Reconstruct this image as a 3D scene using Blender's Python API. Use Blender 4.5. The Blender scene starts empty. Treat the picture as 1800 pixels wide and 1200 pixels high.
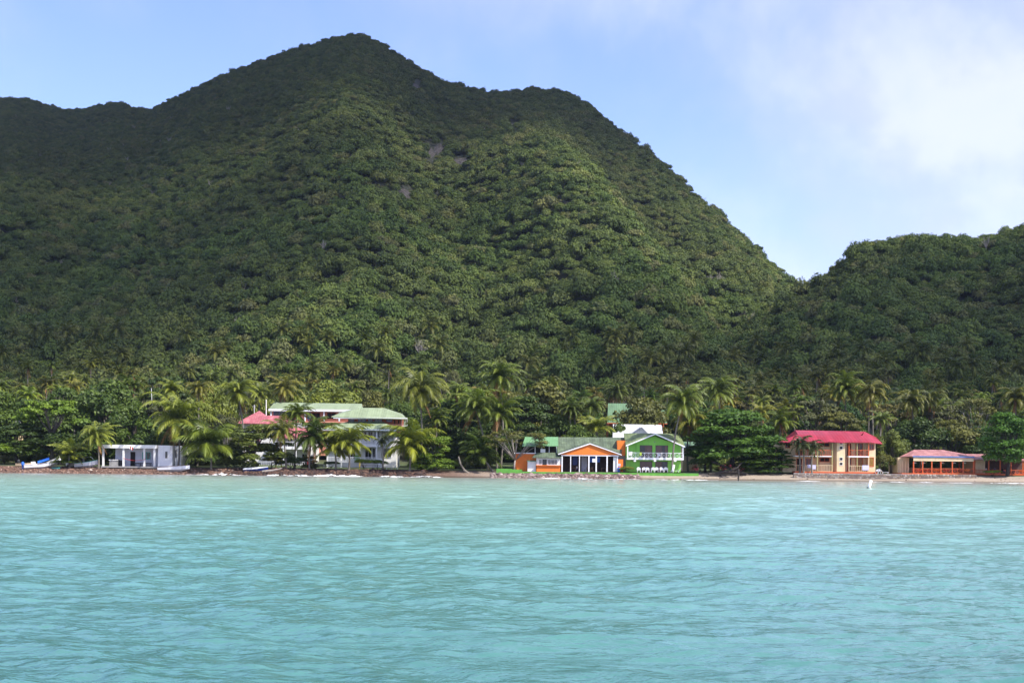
import bpy, math, random
import numpy as np
from mathutils import Vector, Matrix
R = math.radians
sc = bpy.context.scene
C = sc.collection
# ------------------------------------------------------------------ camera, sky, sun, exposure
F, HZ, CH, ROLL = 2500.0, 820.0, 2.1, R(0.6)      # focal in photo pixels, horizon row, eye height, boat roll
cam = bpy.data.objects.new('camera', bpy.data.cameras.new('camera')); C.objects.link(cam)
cam.data.sensor_width = 36; cam.data.lens = 50.0
cam.data.shift_y = (HZ-600)/1800
cam.data.clip_start = 0.1; cam.data.clip_end = 20000
cam.matrix_world = Matrix.Translation((0, 0, CH)) @ Matrix.Rotation(R(90), 4, 'X') @ Matrix.Rotation(ROLL, 4, 'Z')
sc.camera = cam
SUN = Vector((1.4, -1.0, 2.0)).normalized()
SUN_EL = math.asin(SUN.z); SUN_AZ = math.atan2(SUN.x, SUN.y)
sun = bpy.data.objects.new('sun', bpy.data.lights.new('sun', 'SUN')); C.objects.link(sun)
sun.data.energy = 5.0; sun.data.angle = R(0.53); sun.data.color = (1.0, 0.95, 0.86)
sun.rotation_euler = SUN.to_track_quat('Z', 'Y').to_euler()
sc.view_settings.view_transform = 'Standard'; sc.view_settings.look = 'None'
sc.view_settings.exposure = 0.6; sc.view_settings.gamma = 1.0
sc.cycles.max_bounces = 6; sc.cycles.diffuse_bounces = 2; sc.cycles.glossy_bounces = 3
sc.cycles.transparent_max_bounces = 12; sc.cycles.volume_bounces = 0
sc.cycles.use_denoising = True

class NT:
    def __init__(s, tree): s.t = tree; s.n = tree.nodes; s.l = tree.links
    def add(s, typ, **kw):
        n = s.n.new(typ)
        for k, v in kw.items():
            if k[0] == '_': n.inputs[int(k[1:])].default_value = v
            else: setattr(n, k, v)
        return n
    def link(s, a, b): s.l.new(a, b)
    def noise(s, vec, scale, detail=4, rough=0.5, dist=0.0):
        n = s.add('ShaderNodeTexNoise'); n.inputs['Scale'].default_value = scale
        n.inputs['Detail'].default_value = detail; n.inputs['Roughness'].default_value = rough
        n.inputs['Distortion'].default_value = dist
        if vec is not None: s.link(vec, n.inputs['Vector'])
        return n.outputs['Fac']
    def math(s, op, a, b=None, c=None, clamp=False):
        n = s.add('ShaderNodeMath', operation=op); n.use_clamp = clamp
        for i, v in enumerate((a, b, c)):
            if v is None: continue
            if isinstance(v, (int, float)): n.inputs[i].default_value = v
            else: s.link(v, n.inputs[i])
        return n.outputs[0]
    def mix(s, f, a, b, mode='MIX'):
        n = s.add('ShaderNodeMix', data_type='RGBA', blend_type=mode)
        for sock, v in ((n.inputs[0], f), (n.inputs[6], a), (n.inputs[7], b)):
            if isinstance(v, (int, float)): sock.default_value = v
            elif isinstance(v, tuple): sock.default_value = (*v[:3], 1)
            else: s.link(v, sock)
        return n.outputs[2]
    def ramp(s, f, stops):
        n = s.add('ShaderNodeValToRGB'); s.link(f, n.inputs[0])
        e = n.color_ramp.elements
        while len(e) < len(stops): e.new(0.5)
        for q, (p, c) in zip(e, stops):
            q.position = p; q.color = (*c, 1) if isinstance(c, tuple) else (c, c, c, 1)
        return n.outputs[0]
    def smooth(s, v, lo, hi):
        n = s.add('ShaderNodeMapRange', interpolation_type='SMOOTHSTEP')
        s.link(v, n.inputs[0]); n.inputs[1].default_value = lo; n.inputs[2].default_value = hi
        return n.outputs[0]

world = bpy.data.worlds.new('World'); sc.world = world; world.use_nodes = True
w = NT(world.node_tree); w.n.clear()
sky = w.add('ShaderNodeTexSky', sky_type='NISHITA'); sky.sun_disc = False
sky.sun_elevation = SUN_EL; sky.sun_rotation = SUN_AZ
sky.air_density = 1.0; sky.dust_density = 0.6; sky.ozone_density = 2.0
tc = w.add('ShaderNodeTexCoord'); dirv = tc.outputs['Generated']
sep = w.add('ShaderNodeSeparateXYZ'); w.link(dirv, sep.inputs[0])
dx, dy, dz = sep.outputs
zz = w.math('MAXIMUM', dz, 0.0)
den = w.math('ADD', zz, 0.55)
cmb = w.add('ShaderNodeCombineXYZ'); w.link(w.math('DIVIDE', dx, den), cmb.inputs[0]); w.link(w.math('DIVIDE', dy, den), cmb.inputs[1])
w.link(w.math('MULTIPLY', zz, 2.6), cmb.inputs[2])
n1 = w.noise(dirv, 4.6, 6, 0.55, 0.3)
n2 = w.noise(dirv, 15, 6, 0.6, 0.3)
az = w.math('ARCTAN2', dx, dy)
right = w.smooth(az, 0.02, 0.26)                       # the cloud bank sits to the right
top = w.smooth(dz, 0.255, 0.36)
behind = w.smooth(dy, 0.3, -0.4)
cov = w.math('ADD', w.math('MAXIMUM', w.math('MULTIPLY', right, 0.75), w.math('MULTIPLY', top, 0.65)), w.math('MULTIPLY', behind, 0.2), clamp=True)
den1 = w.math('ADD', w.math('MULTIPLY', n1, 0.75), w.math('MULTIPLY', n2, 0.25))
thr = w.math('SUBTRACT', 0.60, w.math('MULTIPLY', cov, 0.36))
cl = w.smooth(w.math('SUBTRACT', den1, thr), -0.12, 0.34)
cl = w.math('MULTIPLY', cl, 0.70)
n3 = w.noise(dirv, 9.0, 5, 0.55, 0.2)
ccol = w.mix(w.smooth(n3, 0.45, 0.62), (4.5, 4.75, 7.0), (5.9, 5.95, 7.3))
skyc = w.mix(1.0, sky.outputs[0], (1.20, 1.16, 1.52), 'MULTIPLY')
mixc = w.mix(cl, skyc, ccol)
bg = w.add('ShaderNodeBackground'); bg.inputs[1].default_value = 0.125
w.link(mixc, bg.inputs[0])
wo = w.add('ShaderNodeOutputWorld'); w.link(bg.outputs[0], wo.inputs[0])

# ------------------------------------------------------------------ photo pixel <-> place
cR, sR = math.cos(ROLL), math.sin(ROLL)
def PX(px, py, Y):
    """the point at distance Y that stands where the photo shows pixel (px, py)"""
    a, b = px-900.0, py-HZ
    return Vector(((a*cR+b*sR)/F*Y, Y, CH-(-a*sR+b*cR)/F*Y))
def horizon(px): return HZ+(px-900)*math.tan(ROLL)

def hash2(ix, iy, seed):
    h = (ix*374761393+iy*668265263+seed*974634777) & 0xffffffff
    h = ((h ^ (h >> 13))*1274126177) & 0xffffffff
    return ((h ^ (h >> 16)) & 0xffff)/65535.0
def vnoise(x, y, seed=0):
    x = np.asarray(x, float); y = np.asarray(y, float)
    ix = np.floor(x).astype(np.int64); iy = np.floor(y).astype(np.int64)
    fx = x-ix; fy = y-iy; fx = fx*fx*(3-2*fx); fy = fy*fy*(3-2*fy)
    a, b = hash2(ix, iy, seed), hash2(ix+1, iy, seed)
    c, d = hash2(ix, iy+1, seed), hash2(ix+1, iy+1, seed)
    return (a*(1-fx)+b*fx)*(1-fy)+(c*(1-fx)+d*fx)*fy
def fbm(x, y, seed=0, oct=4):
    s = 0; a = 0.5; t = 0
    for i in range(oct):
        s = s+a*vnoise(np.asarray(x)*2**i, np.asarray(y)*2**i, seed+i); t += a; a *= 0.5
    return s/t

CREST = np.array([(-900,330),(-500,250),(-200,200),(0,176),(40,178),(80,192),(110,199),(150,196),(190,186),(215,188),(245,200),(262,199),(300,178),(350,158),(400,132),(450,115),(500,97),(555,80),(600,69),(640,71),(670,88),(700,108),(740,134),(780,152),(820,163),(850,170),(885,167),(930,163),(990,171),(1030,194),(1060,220),(1100,252),(1140,278),(1180,313),(1220,353),(1260,389),(1290,416),(1330,454),(1370,494),(1420,530),(1500,585),(1600,640),(1700,690),(2300,740)], float)
CRD = np.array([(-900,1500),(0,1500),(200,1430),(250,1330),(330,1230),(600,1120),(850,1060),(930,1080),(1060,1000),(1250,880),(1400,800),(1600,720),(2300,700)], float)
HILL = np.array([(900,800),(1000,745),(1080,705),(1160,662),(1240,625),(1310,588),(1350,562),(1410,520),(1450,500),(1480,480),(1500,458),(1530,444),(1560,434),(1600,436),(1650,432),(1690,438),(1730,432),(1765,424),(1800,414),(1900,395),(2100,370),(2500,350)], float)
FOOT, FZ = 420.0, 13.0
def shore(x): return 264+2.2*(fbm(np.asarray(x)/30, np.asarray(x)*0+3.3, 5, 3)-0.5)*2
def plain(x, Y):
    s = shore(x)
    d = Y-s
    return np.interp(d, [-60,-12,-1.5,0,1.2,3.0,5,8,14,30,60,100,160,260,1500],
                        [-6,-1.5,-0.22,-0.02,0.22,0.62,0.95,1.3,1.45,1.7,3.2,6.5,14,24,60])
def height(x, Y):
    x = np.asarray(x, float); Y = np.asarray(Y, float)
    px = 900+x/Y*F
    base = plain(x, Y)
    # main mountain
    pyc = np.interp(px, CREST[:,0], CREST[:,1]); Yc = np.interp(px, CRD[:,0], CRD[:,1])
    zc = CH+(horizon(px)-pyc)/F*Yc
    t = (Y-FOOT)/(Yc-FOOT)
    tt = np.clip(t, 0, 1)
    s = np.where(tt < 1, 0.96*tt+0.04*tt*tt*(3-2*tt), 1)
    warp = 60*(fbm(x/160, Y/220, 11, 3)-0.5)
    q = (x+warp+0.16*(Y-700))
    rid = 1-np.abs(2*vnoise(q/105, q*0+0.5+Y/900, 21)-1)
    rid2 = 1-np.abs(2*vnoise(q/42+9, Y/300, 23)-1)
    env = np.clip(tt*3, 0, 1)*np.clip((1-tt)*1.8-0.08, 0, 1)
    dz = env*(30*(rid-0.62)+7*(rid2-0.55)+6*(fbm(x/35, Y/35, 31, 3)-0.5))
    # two named spurs and the gullies beside them, running down from the summits
    def along(pts):
        Ys = np.array([p[1] for p in pts], float); xs = np.array([p[0] for p in pts], float)
        return np.interp(Y, Ys[::-1], xs[::-1])
    g = lambda pts, wd: np.exp(-((x-along(pts))/wd)**2)
    dz += env*(15*g([(-110,1100),(-95,800),(-60,600),(-50,430)], 38)-17*g([(-60,1000),(-50,800),(-22,600),(-15,430)], 30)
              +13*g([(-10,1000),(5,800),(40,600),(50,430)], 34)-15*g([(50,1000),(62,800),(85,620),(95,430)], 26))
    main = FZ+(zc-FZ)*s+dz
    main = np.where(t > 1, zc-(Y-Yc)*0.55, main)
    main = np.where(t < 0, -50, main)
    # the nearer hill on the right
    Yh = 640.0
    pyh = np.interp(px, HILL[:,0], HILL[:,1])
    zh = CH+(horizon(px)-pyh)/F*Yh
    th = np.clip((Y-400)/(Yh-400), 0, 1)
    hill = 12+(zh-12)*(0.8*th+0.2*th*th*(3-2*th))+np.clip(th*3,0,1)*np.clip((1-th)*2.5,0,1)*(20*(fbm(x/60, Y/60, 41, 3)-0.5))
    hill = np.where(Y > Yh, zh-(Y-Yh)*0.5, hill)
    hill = np.where(Y < 400, -50, hill)
    return np.maximum(np.maximum(base, main), hill)
def gz(x, Y): return float(height(np.array([x]), np.array([Y]))[0])
def onto(px, py, y0=380.0, y1=1500.0):
    """where the line of sight through a photo pixel meets the terrain"""
    Y = y0
    while Y < y1:
        p = PX(px, py, Y)
        if gz(p.x, Y) >= p.z: return Vector((p.x, Y, gz(p.x, Y)))
        Y += 3
    return None

# ------------------------------------------------------------------ object helpers
def tag(o, label=None, cat=None, group=None, kind=None):
    if label: o['label'] = label
    if cat: o['category'] = cat
    if group: o['group'] = group
    if kind: o['kind'] = kind
    return o
def thing(name, label, cat, loc=(0,0,0), rz=0, group=None):
    o = bpy.data.objects.new(name, None); C.objects.link(o)
    o.location = loc; o.rotation_euler = (0, 0, rz); o.empty_display_size = 0.3
    return tag(o, label, cat, group)
def copy_tree(o, parent=None):
    c = o.copy(); C.objects.link(c); c.parent = parent
    for ch in o.children: copy_tree(ch, c)
    return c
class MB:
    """collects shapes; build() links them as one mesh object"""
    def __init__(s): s.v = []; s.f = []; s.m = []; s.t = []
    def add(s, vs, fs, mi=0, tint=0.5):
        k = len(s.v); s.v += [tuple(v) for v in vs]; s.t += [tint]*len(vs)
        s.f += [tuple(i+k for i in f) for f in fs]; s.m += [mi]*len(fs); return s
    def box(s, x0, x1, y0, y1, z0, z1, mi=0):
        if x0 > x1: x0, x1 = x1, x0
        if y0 > y1: y0, y1 = y1, y0
        if z0 > z1: z0, z1 = z1, z0
        return s.add([(x0,y0,z0),(x1,y0,z0),(x1,y1,z0),(x0,y1,z0),(x0,y0,z1),(x1,y0,z1),(x1,y1,z1),(x0,y1,z1)],
              [(0,3,2,1),(4,5,6,7),(0,1,5,4),(1,2,6,5),(2,3,7,6),(3,0,4,7)], mi)
    def bar(s, a, b, wd, th=None, mi=0):
        a, b = Vector(a), Vector(b); th = th or wd
        d = (b-a).normalized(); up = Vector((0,0,1)) if abs(d.z) < 0.95 else Vector((0,1,0))
        u = d.cross(up).normalized()*wd/2; v = d.cross(u).normalized()*th/2
        vs = [a-u-v, a+u-v, a+u+v, a-u+v, b-u-v, b+u-v, b+u+v, b-u+v]
        return s.add(vs, [(0,1,2,3),(7,6,5,4),(0,4,5,1),(1,5,6,2),(2,6,7,3),(3,7,4,0)], mi)
    def tube(s, pts, rad, n=8, mi=0, caps=True):
        pts = [Vector(p) for p in pts]; k = len(pts); rings = []
        for i, p in enumerate(pts):
            d = (pts[min(i+1,k-1)]-pts[max(i-1,0)]).normalized()
            up = Vector((0,0,1)) if abs(d.z) < 0.9 else Vector((0,1,0))
            u = d.cross(up).normalized(); v = d.cross(u).normalized()
            r = rad[i] if hasattr(rad, '__len__') else rad
            rings.append([p+u*math.cos(6.2832*j/n)*r+v*math.sin(6.2832*j/n)*r for j in range(n)])
        vs = [q for r_ in rings for q in r_]
        fs = [(i*n+j, i*n+(j+1) % n, (i+1)*n+(j+1) % n, (i+1)*n+j) for i in range(k-1) for j in range(n)]
        if caps: fs += [tuple(range(n))[::-1], tuple(range((k-1)*n, k*n))]
        return s.add(vs, fs, mi)
    def prism(s, poly, dvec, mi=0):
        """closed polygon extruded by dvec"""
        d = Vector(dvec); k = len(poly); vs = [Vector(p) for p in poly]+[Vector(p)+d for p in poly]
        fs = [tuple(range(k))[::-1], tuple(range(k, 2*k))]+[(i, (i+1) % k, k+(i+1) % k, k+i) for i in range(k)]
        return s.add(vs, fs, mi)
    def slab(s, quad, th, mi=0):
        """roof plane: polygon with thickness th downwards"""
        return s.prism(quad, (0, 0, -th), mi)
    def build(s, name, mats, parent=None, smooth=False, off=None):
        me = bpy.data.meshes.new(name)
        o_ = Vector(off) if off is not None else (parent_origin(parent) if parent else Vector((0,0,0)))
        me.from_pydata([(x-o_.x, y-o_.y, z-o_.z) for x, y, z in s.v], [], s.f)
        for m in (mats if isinstance(mats, (list, tuple)) else [mats]): me.materials.append(m)
        me.polygons.foreach_set('material_index', s.m)
        if smooth: me.polygons.foreach_set('use_smooth', [True]*len(s.f))
        me.update()
        import bmesh
        bm = bmesh.new(); bm.from_mesh(me); bmesh.ops.recalc_face_normals(bm, faces=bm.faces); bm.to_mesh(me); bm.free()
        o = bpy.data.objects.new(name, me); C.objects.link(o)
        if parent: o.parent = parent
        return o
def parent_origin(p):
    v = Vector((0,0,0))
    while p is not None: v += p.location; p = p.parent
    return v
def npmesh(name, v, faces, mats, tint=None, smooth=False, parent=None, link=True):
    """numpy verts (n,3) and faces (m,k)"""
    me = bpy.data.meshes.new(name); v = np.asarray(v, np.float32); faces = np.asarray(faces, np.int32)
    m, k = faces.shape
    me.vertices.add(len(v)); me.vertices.foreach_set('co', v.ravel())
    me.loops.add(m*k); me.loops.foreach_set('vertex_index', faces.ravel())
    me.polygons.add(m); me.polygons.foreach_set('loop_start', np.arange(0, m*k, k, dtype=np.int32))
    me.polygons.foreach_set('loop_total', np.full(m, k, np.int32))
    if smooth: me.polygons.foreach_set('use_smooth', np.ones(m, bool))
    for q in (mats if isinstance(mats, (list, tuple)) else [mats]): me.materials.append(q)
    if tint is not None:
        a = me.attributes.new('tint', 'FLOAT', 'POINT'); a.data.foreach_set('value', np.asarray(tint, np.float32))
    me.update(calc_edges=True); me.validate()
    o = bpy.data.objects.new(name, me)
    if link: C.objects.link(o)
    if parent: o.parent = parent
    return o

# ------------------------------------------------------------------ materials
def mat(name): 
    m = bpy.data.materials.new(name); m.use_nodes = True; t = NT(m.node_tree)
    return m, t, t.n['Principled BSDF'], t.n['Material Output']
def paint(name, col, rough=0.6, var=0.12, scale=1.5, bump=0.0, metal=0, spec=0.4):
    m, t, b, o = mat(name)
    g = t.add('ShaderNodeNewGeometry').outputs['Position']
    n = t.noise(g, scale, 5, 0.6); n2 = t.noise(g, scale*7, 3, 0.6)
    f = t.math('ADD', t.math('MULTIPLY', n, 0.65), t.math('MULTIPLY', n2, 0.35))
    dark = tuple(c*(1-var*2.2) for c in col); lite = tuple(min(1, c*(1+var*1.1)) for c in col)
    c = t.ramp(f, [(0.34, dark), (0.66, lite)])
    st = t.add('ShaderNodeVectorMath', operation='MULTIPLY'); t.link(g, st.inputs[0]); st.inputs[1].default_value = (2.6, 2.6, 0.35)
    sk = t.smooth(t.noise(st.outputs[0], 1.0, 4, 0.65), 0.52, 0.74)       # rain streaks and mildew
    c = t.mix(t.math('MULTIPLY', sk, 0.42 if 'wall' in name or 'white_paint' in name or 'clean' in name else 0.0), c, tuple(q*0.5+0.02 for q in col))
    t.link(c, b.inputs['Base Color'])
    b.inputs['Roughness'].default_value = rough; b.inputs['Metallic'].default_value = metal
    b.inputs['Specular IOR Level'].default_value = spec
    if bump:
        bp = t.add('ShaderNodeBump'); bp.inputs['Distance'].default_value = bump; t.link(n2, bp.inputs['Height']); t.link(bp.outputs[0], b.inputs['Normal'])
    return m
def sheet_metal(name, col, period=0.35, axis=0, var=0.15, rough=0.45, stain=(0.2,0.1,0.05), stain_amt=0.25):
    m, t, b, o = mat(name)
    g = t.add('ShaderNodeNewGeometry').outputs['Position']; sp = t.add('ShaderNodeSeparateXYZ'); t.link(g, sp.inputs[0])
    wv = t.math('SINE', t.math('MULTIPLY', sp.outputs[axis], 6.2832/period))
    n = t.noise(g, 0.8, 5, 0.65); n2 = t.noise(g, 5, 3, 0.6)
    c = t.ramp(n, [(0.3, tuple(c*(1-var*1.8) for c in col)), (0.7, tuple(min(1,c*(1+var)) for c in col))])
    c = t.mix(t.math('MULTIPLY', t.smooth(t.math('MULTIPLY', n2, n), 0.26, 0.42), stain_amt), c, stain)
    wn = t.add('ShaderNodeTexWhiteNoise', noise_dimensions='1D'); t.link(t.math('FLOOR', t.math('DIVIDE', sp.outputs[axis], 0.93)), wn.inputs['W'])
    c = t.mix(1.0, c, t.mix(wn.outputs['Value'], (0.84,0.84,0.84), (1.08,1.08,1.08)), 'MULTIPLY')
    t.link(c, b.inputs['Base Color']); b.inputs['Roughness'].default_value = rough
    bp = t.add('ShaderNodeBump'); bp.inputs['Distance'].default_value = 0.010; t.link(wv, bp.inputs['Height']); t.link(bp.outputs[0], b.inputs['Normal'])
    return m
def leafmat(name, base=None, rough=0.55, transl=0.22, lift=2.2, use_color=True, warm=(1.25,1.1,0.5)):
    m, t, b, o = mat(name)
    oi = t.add('ShaderNodeObjectInfo'); at = t.add('ShaderNodeAttribute', attribute_name='tint')
    rnd = oi.outputs['Random']; tint = at.outputs['Fac']
    if use_color: c = oi.outputs['Color']
    else: c = t.ramp(rnd, base)
    g = t.add('ShaderNodeNewGeometry').outputs['Position']
    n = t.noise(g, 0.35, 3, 0.6)
    if not use_color:
        big = t.noise(g, 0.012, 4, 0.6)
        c = t.mix(t.math('MULTIPLY', t.smooth(big, 0.42, 0.62), 0.35), c, (0.056, 0.058, 0.024))
        sp = t.add('ShaderNodeSeparateXYZ'); t.link(g, sp.inputs[0])
        hi = t.smooth(sp.outputs[2], 70, 230)
        c = t.mix(t.math('MULTIPLY', hi, 0.5), c, t.mix(rnd, (0.036, 0.044, 0.014), (0.066, 0.064, 0.026)))
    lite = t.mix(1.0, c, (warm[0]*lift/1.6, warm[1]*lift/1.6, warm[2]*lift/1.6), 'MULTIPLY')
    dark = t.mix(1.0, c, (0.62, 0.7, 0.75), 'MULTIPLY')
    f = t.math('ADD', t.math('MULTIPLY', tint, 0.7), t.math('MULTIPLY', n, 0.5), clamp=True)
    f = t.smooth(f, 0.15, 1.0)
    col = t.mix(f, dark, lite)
    t.link(col, b.inputs['Base Color']); b.inputs['Roughness'].default_value = rough
    b.inputs['Specular IOR Level'].default_value = 0.3
    tr = t.add('ShaderNodeBsdfTranslucent'); t.link(t.mix(1.0, col, (1.1,1.2,0.5), 'MULTIPLY'), tr.inputs[0])
    mx = t.add('ShaderNodeMixShader'); mx.inputs[0].default_value = transl
    t.link(b.outputs[0], mx.inputs[1]); t.link(tr.outputs[0], mx.inputs[2]); t.link(mx.outputs[0], o.inputs[0])
    return m
M = {}
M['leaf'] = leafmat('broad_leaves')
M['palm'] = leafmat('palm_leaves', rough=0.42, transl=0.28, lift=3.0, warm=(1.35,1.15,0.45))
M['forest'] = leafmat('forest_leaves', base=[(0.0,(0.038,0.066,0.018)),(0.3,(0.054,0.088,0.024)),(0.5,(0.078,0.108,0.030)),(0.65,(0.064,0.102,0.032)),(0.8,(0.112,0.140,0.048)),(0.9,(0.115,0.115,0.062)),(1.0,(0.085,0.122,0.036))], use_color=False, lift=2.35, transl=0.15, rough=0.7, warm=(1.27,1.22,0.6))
M['bark'] = paint('grey_bark', (0.17,0.145,0.12), 0.9, 0.25, 3, 0.03)
M['dark_bark'] = paint('dark_bark', (0.055,0.045,0.038), 0.9, 0.25, 3, 0.03)
M['palm_bark'] = paint('palm_bark', (0.20,0.175,0.145), 0.9, 0.2, 4, 0.03)
M['dead'] = paint('dead_frond', (0.30,0.15,0.055), 0.8, 0.3, 2)
M['pale_branch'] = paint('pale_branch', (0.34,0.30,0.27), 0.9, 0.2, 3)
M['white'] = paint('white_paint', (0.80,0.79,0.76), 0.55, 0.07, 1.2)
M['white2'] = paint('clean_white', (0.82,0.82,0.83), 0.5, 0.04, 1.2)
M['lavender'] = paint('lavender_wall', (0.60,0.61,0.70), 0.7, 0.08, 1.0)
M['salmon'] = paint('salmon_wall', (0.74,0.33,0.22), 0.7, 0.07, 0.8)
M['brickred'] = paint('brick_red_wall', (0.45,0.12,0.06), 0.75, 0.15, 2)
M['orange'] = paint('orange_wall', (0.80,0.20,0.025), 0.65, 0.06, 0.8)
M['lime'] = paint('lime_wall', (0.24,0.60,0.09), 0.65, 0.05, 0.8)
M['limewall'] = paint('green_low_wall', (0.12,0.36,0.05), 0.65, 0.14, 1.3)
M['cream'] = paint('cream_wall', (0.74,0.58,0.36), 0.7, 0.07, 0.8)
M['redtrim'] = paint('orange_red_trim', (0.60,0.12,0.035), 0.5, 0.1, 2)
M['olivepost'] = paint('yellow_green_post', (0.38,0.33,0.14), 0.5, 0.1, 2)
M['blue'] = paint('blue_paint', (0.03,0.12,0.55), 0.4, 0.1, 2)
M['bluetarp'] = paint('blue_tarp', (0.02,0.14,0.60), 0.45, 0.15, 3, 0.02)
M['navy'] = paint('navy_paint', (0.02,0.045,0.22), 0.4, 0.1, 2)
M['skyblue'] = paint('blue_door', (0.06,0.20,0.50), 0.5, 0.1, 2)
M['turq'] = paint('turquoise_paint', (0.08,0.50,0.45), 0.45, 0.1, 2)
M['glass'] = paint('dark_glass', (0.018,0.02,0.025), 0.12, 0.1, 2, spec=0.6)
M['browncurtain'] = paint('brown_curtained_glass', (0.12,0.062,0.05), 0.25, 0.12, 3, spec=0.5)
M['yellowcurtain'] = paint('amber_curtained_glass', (0.30,0.15,0.02), 0.3, 0.25, 4, spec=0.5)
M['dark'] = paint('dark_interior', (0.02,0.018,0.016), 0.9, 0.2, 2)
M['interior'] = paint('dim_interior_wall', (0.10,0.06,0.05), 0.8, 0.2, 1)  # dark tone puts the shade of the open-fronted rooms into the wall colour
M['concrete'] = paint('grey_concrete', (0.30,0.29,0.28), 0.85, 0.15, 1.5, 0.01)
M['floor'] = paint('tiled_floor', (0.32,0.24,0.2), 0.6, 0.1, 1)
M['yellow'] = paint('yellow_paint', (0.75,0.55,0.03), 0.5, 0.1, 2)
M['red'] = paint('red_paint', (0.62,0.03,0.03), 0.5, 0.12, 2)
M['redcloth'] = paint('red_cloth', (0.60,0.05,0.04), 0.8, 0.1, 2)
M['orangecloth'] = paint('orange_cloth', (0.85,0.22,0.03), 0.8, 0.1, 2)
M['lilac'] = paint('lilac_towel', (0.62,0.60,0.82), 0.9, 0.05, 2)
M['limecloth'] = paint('lime_towel', (0.62,0.80,0.10), 0.9, 0.05, 2)
M['wood'] = paint('weathered_wood', (0.20,0.12,0.07), 0.8, 0.2, 3)
M['plastic'] = paint('white_plastic', (0.80,0.80,0.82), 0.35, 0.03, 2)
M['metal'] = paint('galvanised_pole', (0.5,0.5,0.52), 0.4, 0.08, 2, metal=0.4)
M['black'] = paint('black_plastic', (0.02,0.02,0.022), 0.5, 0.1, 2)
M['pinkflower'] = paint('pink_flowers', (0.75,0.12,0.16), 0.7, 0.15, 6)
M['orangeflower'] = paint('orange_flowers', (0.8,0.15,0.03), 0.7, 0.15, 6)
M['skin'] = paint('brown_skin', (0.22,0.11,0.07), 0.6, 0.05, 2)
M['greenroof'] = sheet_metal('pale_green_roof', (0.27,0.33,0.20), 0.5, 0, 0.14, 0.55, (0.10,0.12,0.08), 0.5)
M['greenroof2'] = sheet_metal('mossy_green_roof', (0.10,0.135,0.085), 0.5, 0, 0.22, 0.7, (0.18,0.22,0.12), 0.6)
M['greenroof3'] = sheet_metal('mid_green_roof', (0.12,0.21,0.115), 0.5, 0, 0.12, 0.5, (0.08,0.12,0.06), 0.3)
M['corrgreen'] = sheet_metal('corrugated_green_roof', (0.15,0.32,0.14), 0.30, 0, 0.12, 0.45, (0.1,0.1,0.05), 0.3)
M['olive_roof'] = sheet_metal('olive_green_roof', (0.18,0.23,0.10), 0.6, 0, 0.14, 0.65, (0.12,0.12,0.07), 0.5)
M['whiteroof'] = sheet_metal('white_metal_roof', (0.66,0.66,0.72), 0.7, 0, 0.06, 0.35, (0.4,0.4,0.45), 0.3)
M['redroof'] = sheet_metal('crimson_metal_roof', (0.34,0.018,0.040), 0.6, 0, 0.10, 0.38, (0.45,0.12,0.14), 0.3)
M['pinkroof'] = sheet_metal('faded_pink_roof', (0.42,0.12,0.14), 0.5, 0, 0.14, 0.5, (0.55,0.35,0.33), 0.6)
M['rustroof'] = sheet_metal('faded_red_roof', (0.40,0.17,0.165), 0.4, 0, 0.2, 0.5, (0.55,0.35,0.3), 0.7)

# ------------------------------------------------------------------ the setting: terrain
def terrain_mat():
    m, t, b, o = mat('terrain_surface')
    g = t.add('ShaderNodeNewGeometry').outputs['Position']; sp = t.add('ShaderNodeSeparateXYZ'); t.link(g, sp.inputs[0])
    x, y, z = sp.outputs
    n = t.noise(g, 0.5, 6, 0.6); nf = t.noise(g, 4, 4, 0.7); nb = t.noise(g, 0.07, 3, 0.5)
    sand = t.ramp(nf, [(0.3,(0.24,0.19,0.145)),(0.7,(0.40,0.33,0.26))])
    stone = t.ramp(nf, [(0.3,(0.05,0.03,0.022)),(0.55,(0.15,0.085,0.06)),(0.75,(0.30,0.21,0.16))])
    left = t.smooth(x, 2, -14)                             # the shingle side of the bay
    mid = t.math('MULTIPLY', t.smooth(x, -5, 0), t.smooth(x, 26, 20))
    beach = t.mix(t.math('MAXIMUM', left, mid), sand, stone)
    wet = t.smooth(z, 0.42, 0.12)
    beach = t.mix(t.math('MULTIPLY', wet, 0.55), beach, (0.06,0.045,0.035))
    grass = t.ramp(n, [(0.3,(0.030,0.045,0.015)),(0.55,(0.07,0.10,0.028)),(0.75,(0.12,0.10,0.05))])
    forest = t.ramp(n, [(0.3,(0.018,0.022,0.010)),(0.7,(0.040,0.040,0.022))])
    land = t.mix(t.smooth(y, 300, 340), grass, forest)
    up = t.smooth(t.math('ADD', z, t.math('MULTIPLY', n, 0.35)), 1.35, 1.55)
    t.link(t.mix(up, beach, land), b.inputs['Base Color'])
    t.link(t.math('SUBTRACT', 0.95, t.math('MULTIPLY', wet, 0.6)), b.inputs['Roughness'])
    bp = t.add('ShaderNodeBump'); bp.inputs['Distance'].default_value = 0.12; bp.inputs['Strength'].default_value = 0.6
    t.link(nf, bp.inputs['Height']); t.link(bp.outputs[0], b.inputs['Normal'])
    return m
Ys = np.concatenate([np.array([150,200,230,245,252,256]), np.arange(258, 276, 0.6), np.arange(276, 320, 3), np.arange(320, 1300, 8), np.arange(1300, 3000, 60), np.array([4000,6000])])
us = np.linspace(-1.0, 1.0, 420)
YY, UU = np.meshgrid(Ys, us, indexing='ij'); XX = UU*YY
ZZ = height(XX, YY)
ZZ = np.where(YY > 2600, np.minimum(ZZ, 40), ZZ)
nr, nc = YY.shape
idx = np.arange(nr*nc).reshape(nr, nc)
quads = np.stack([idx[:-1,:-1], idx[:-1,1:], idx[1:,1:], idx[1:,:-1]], -1).reshape(-1, 4)
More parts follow.
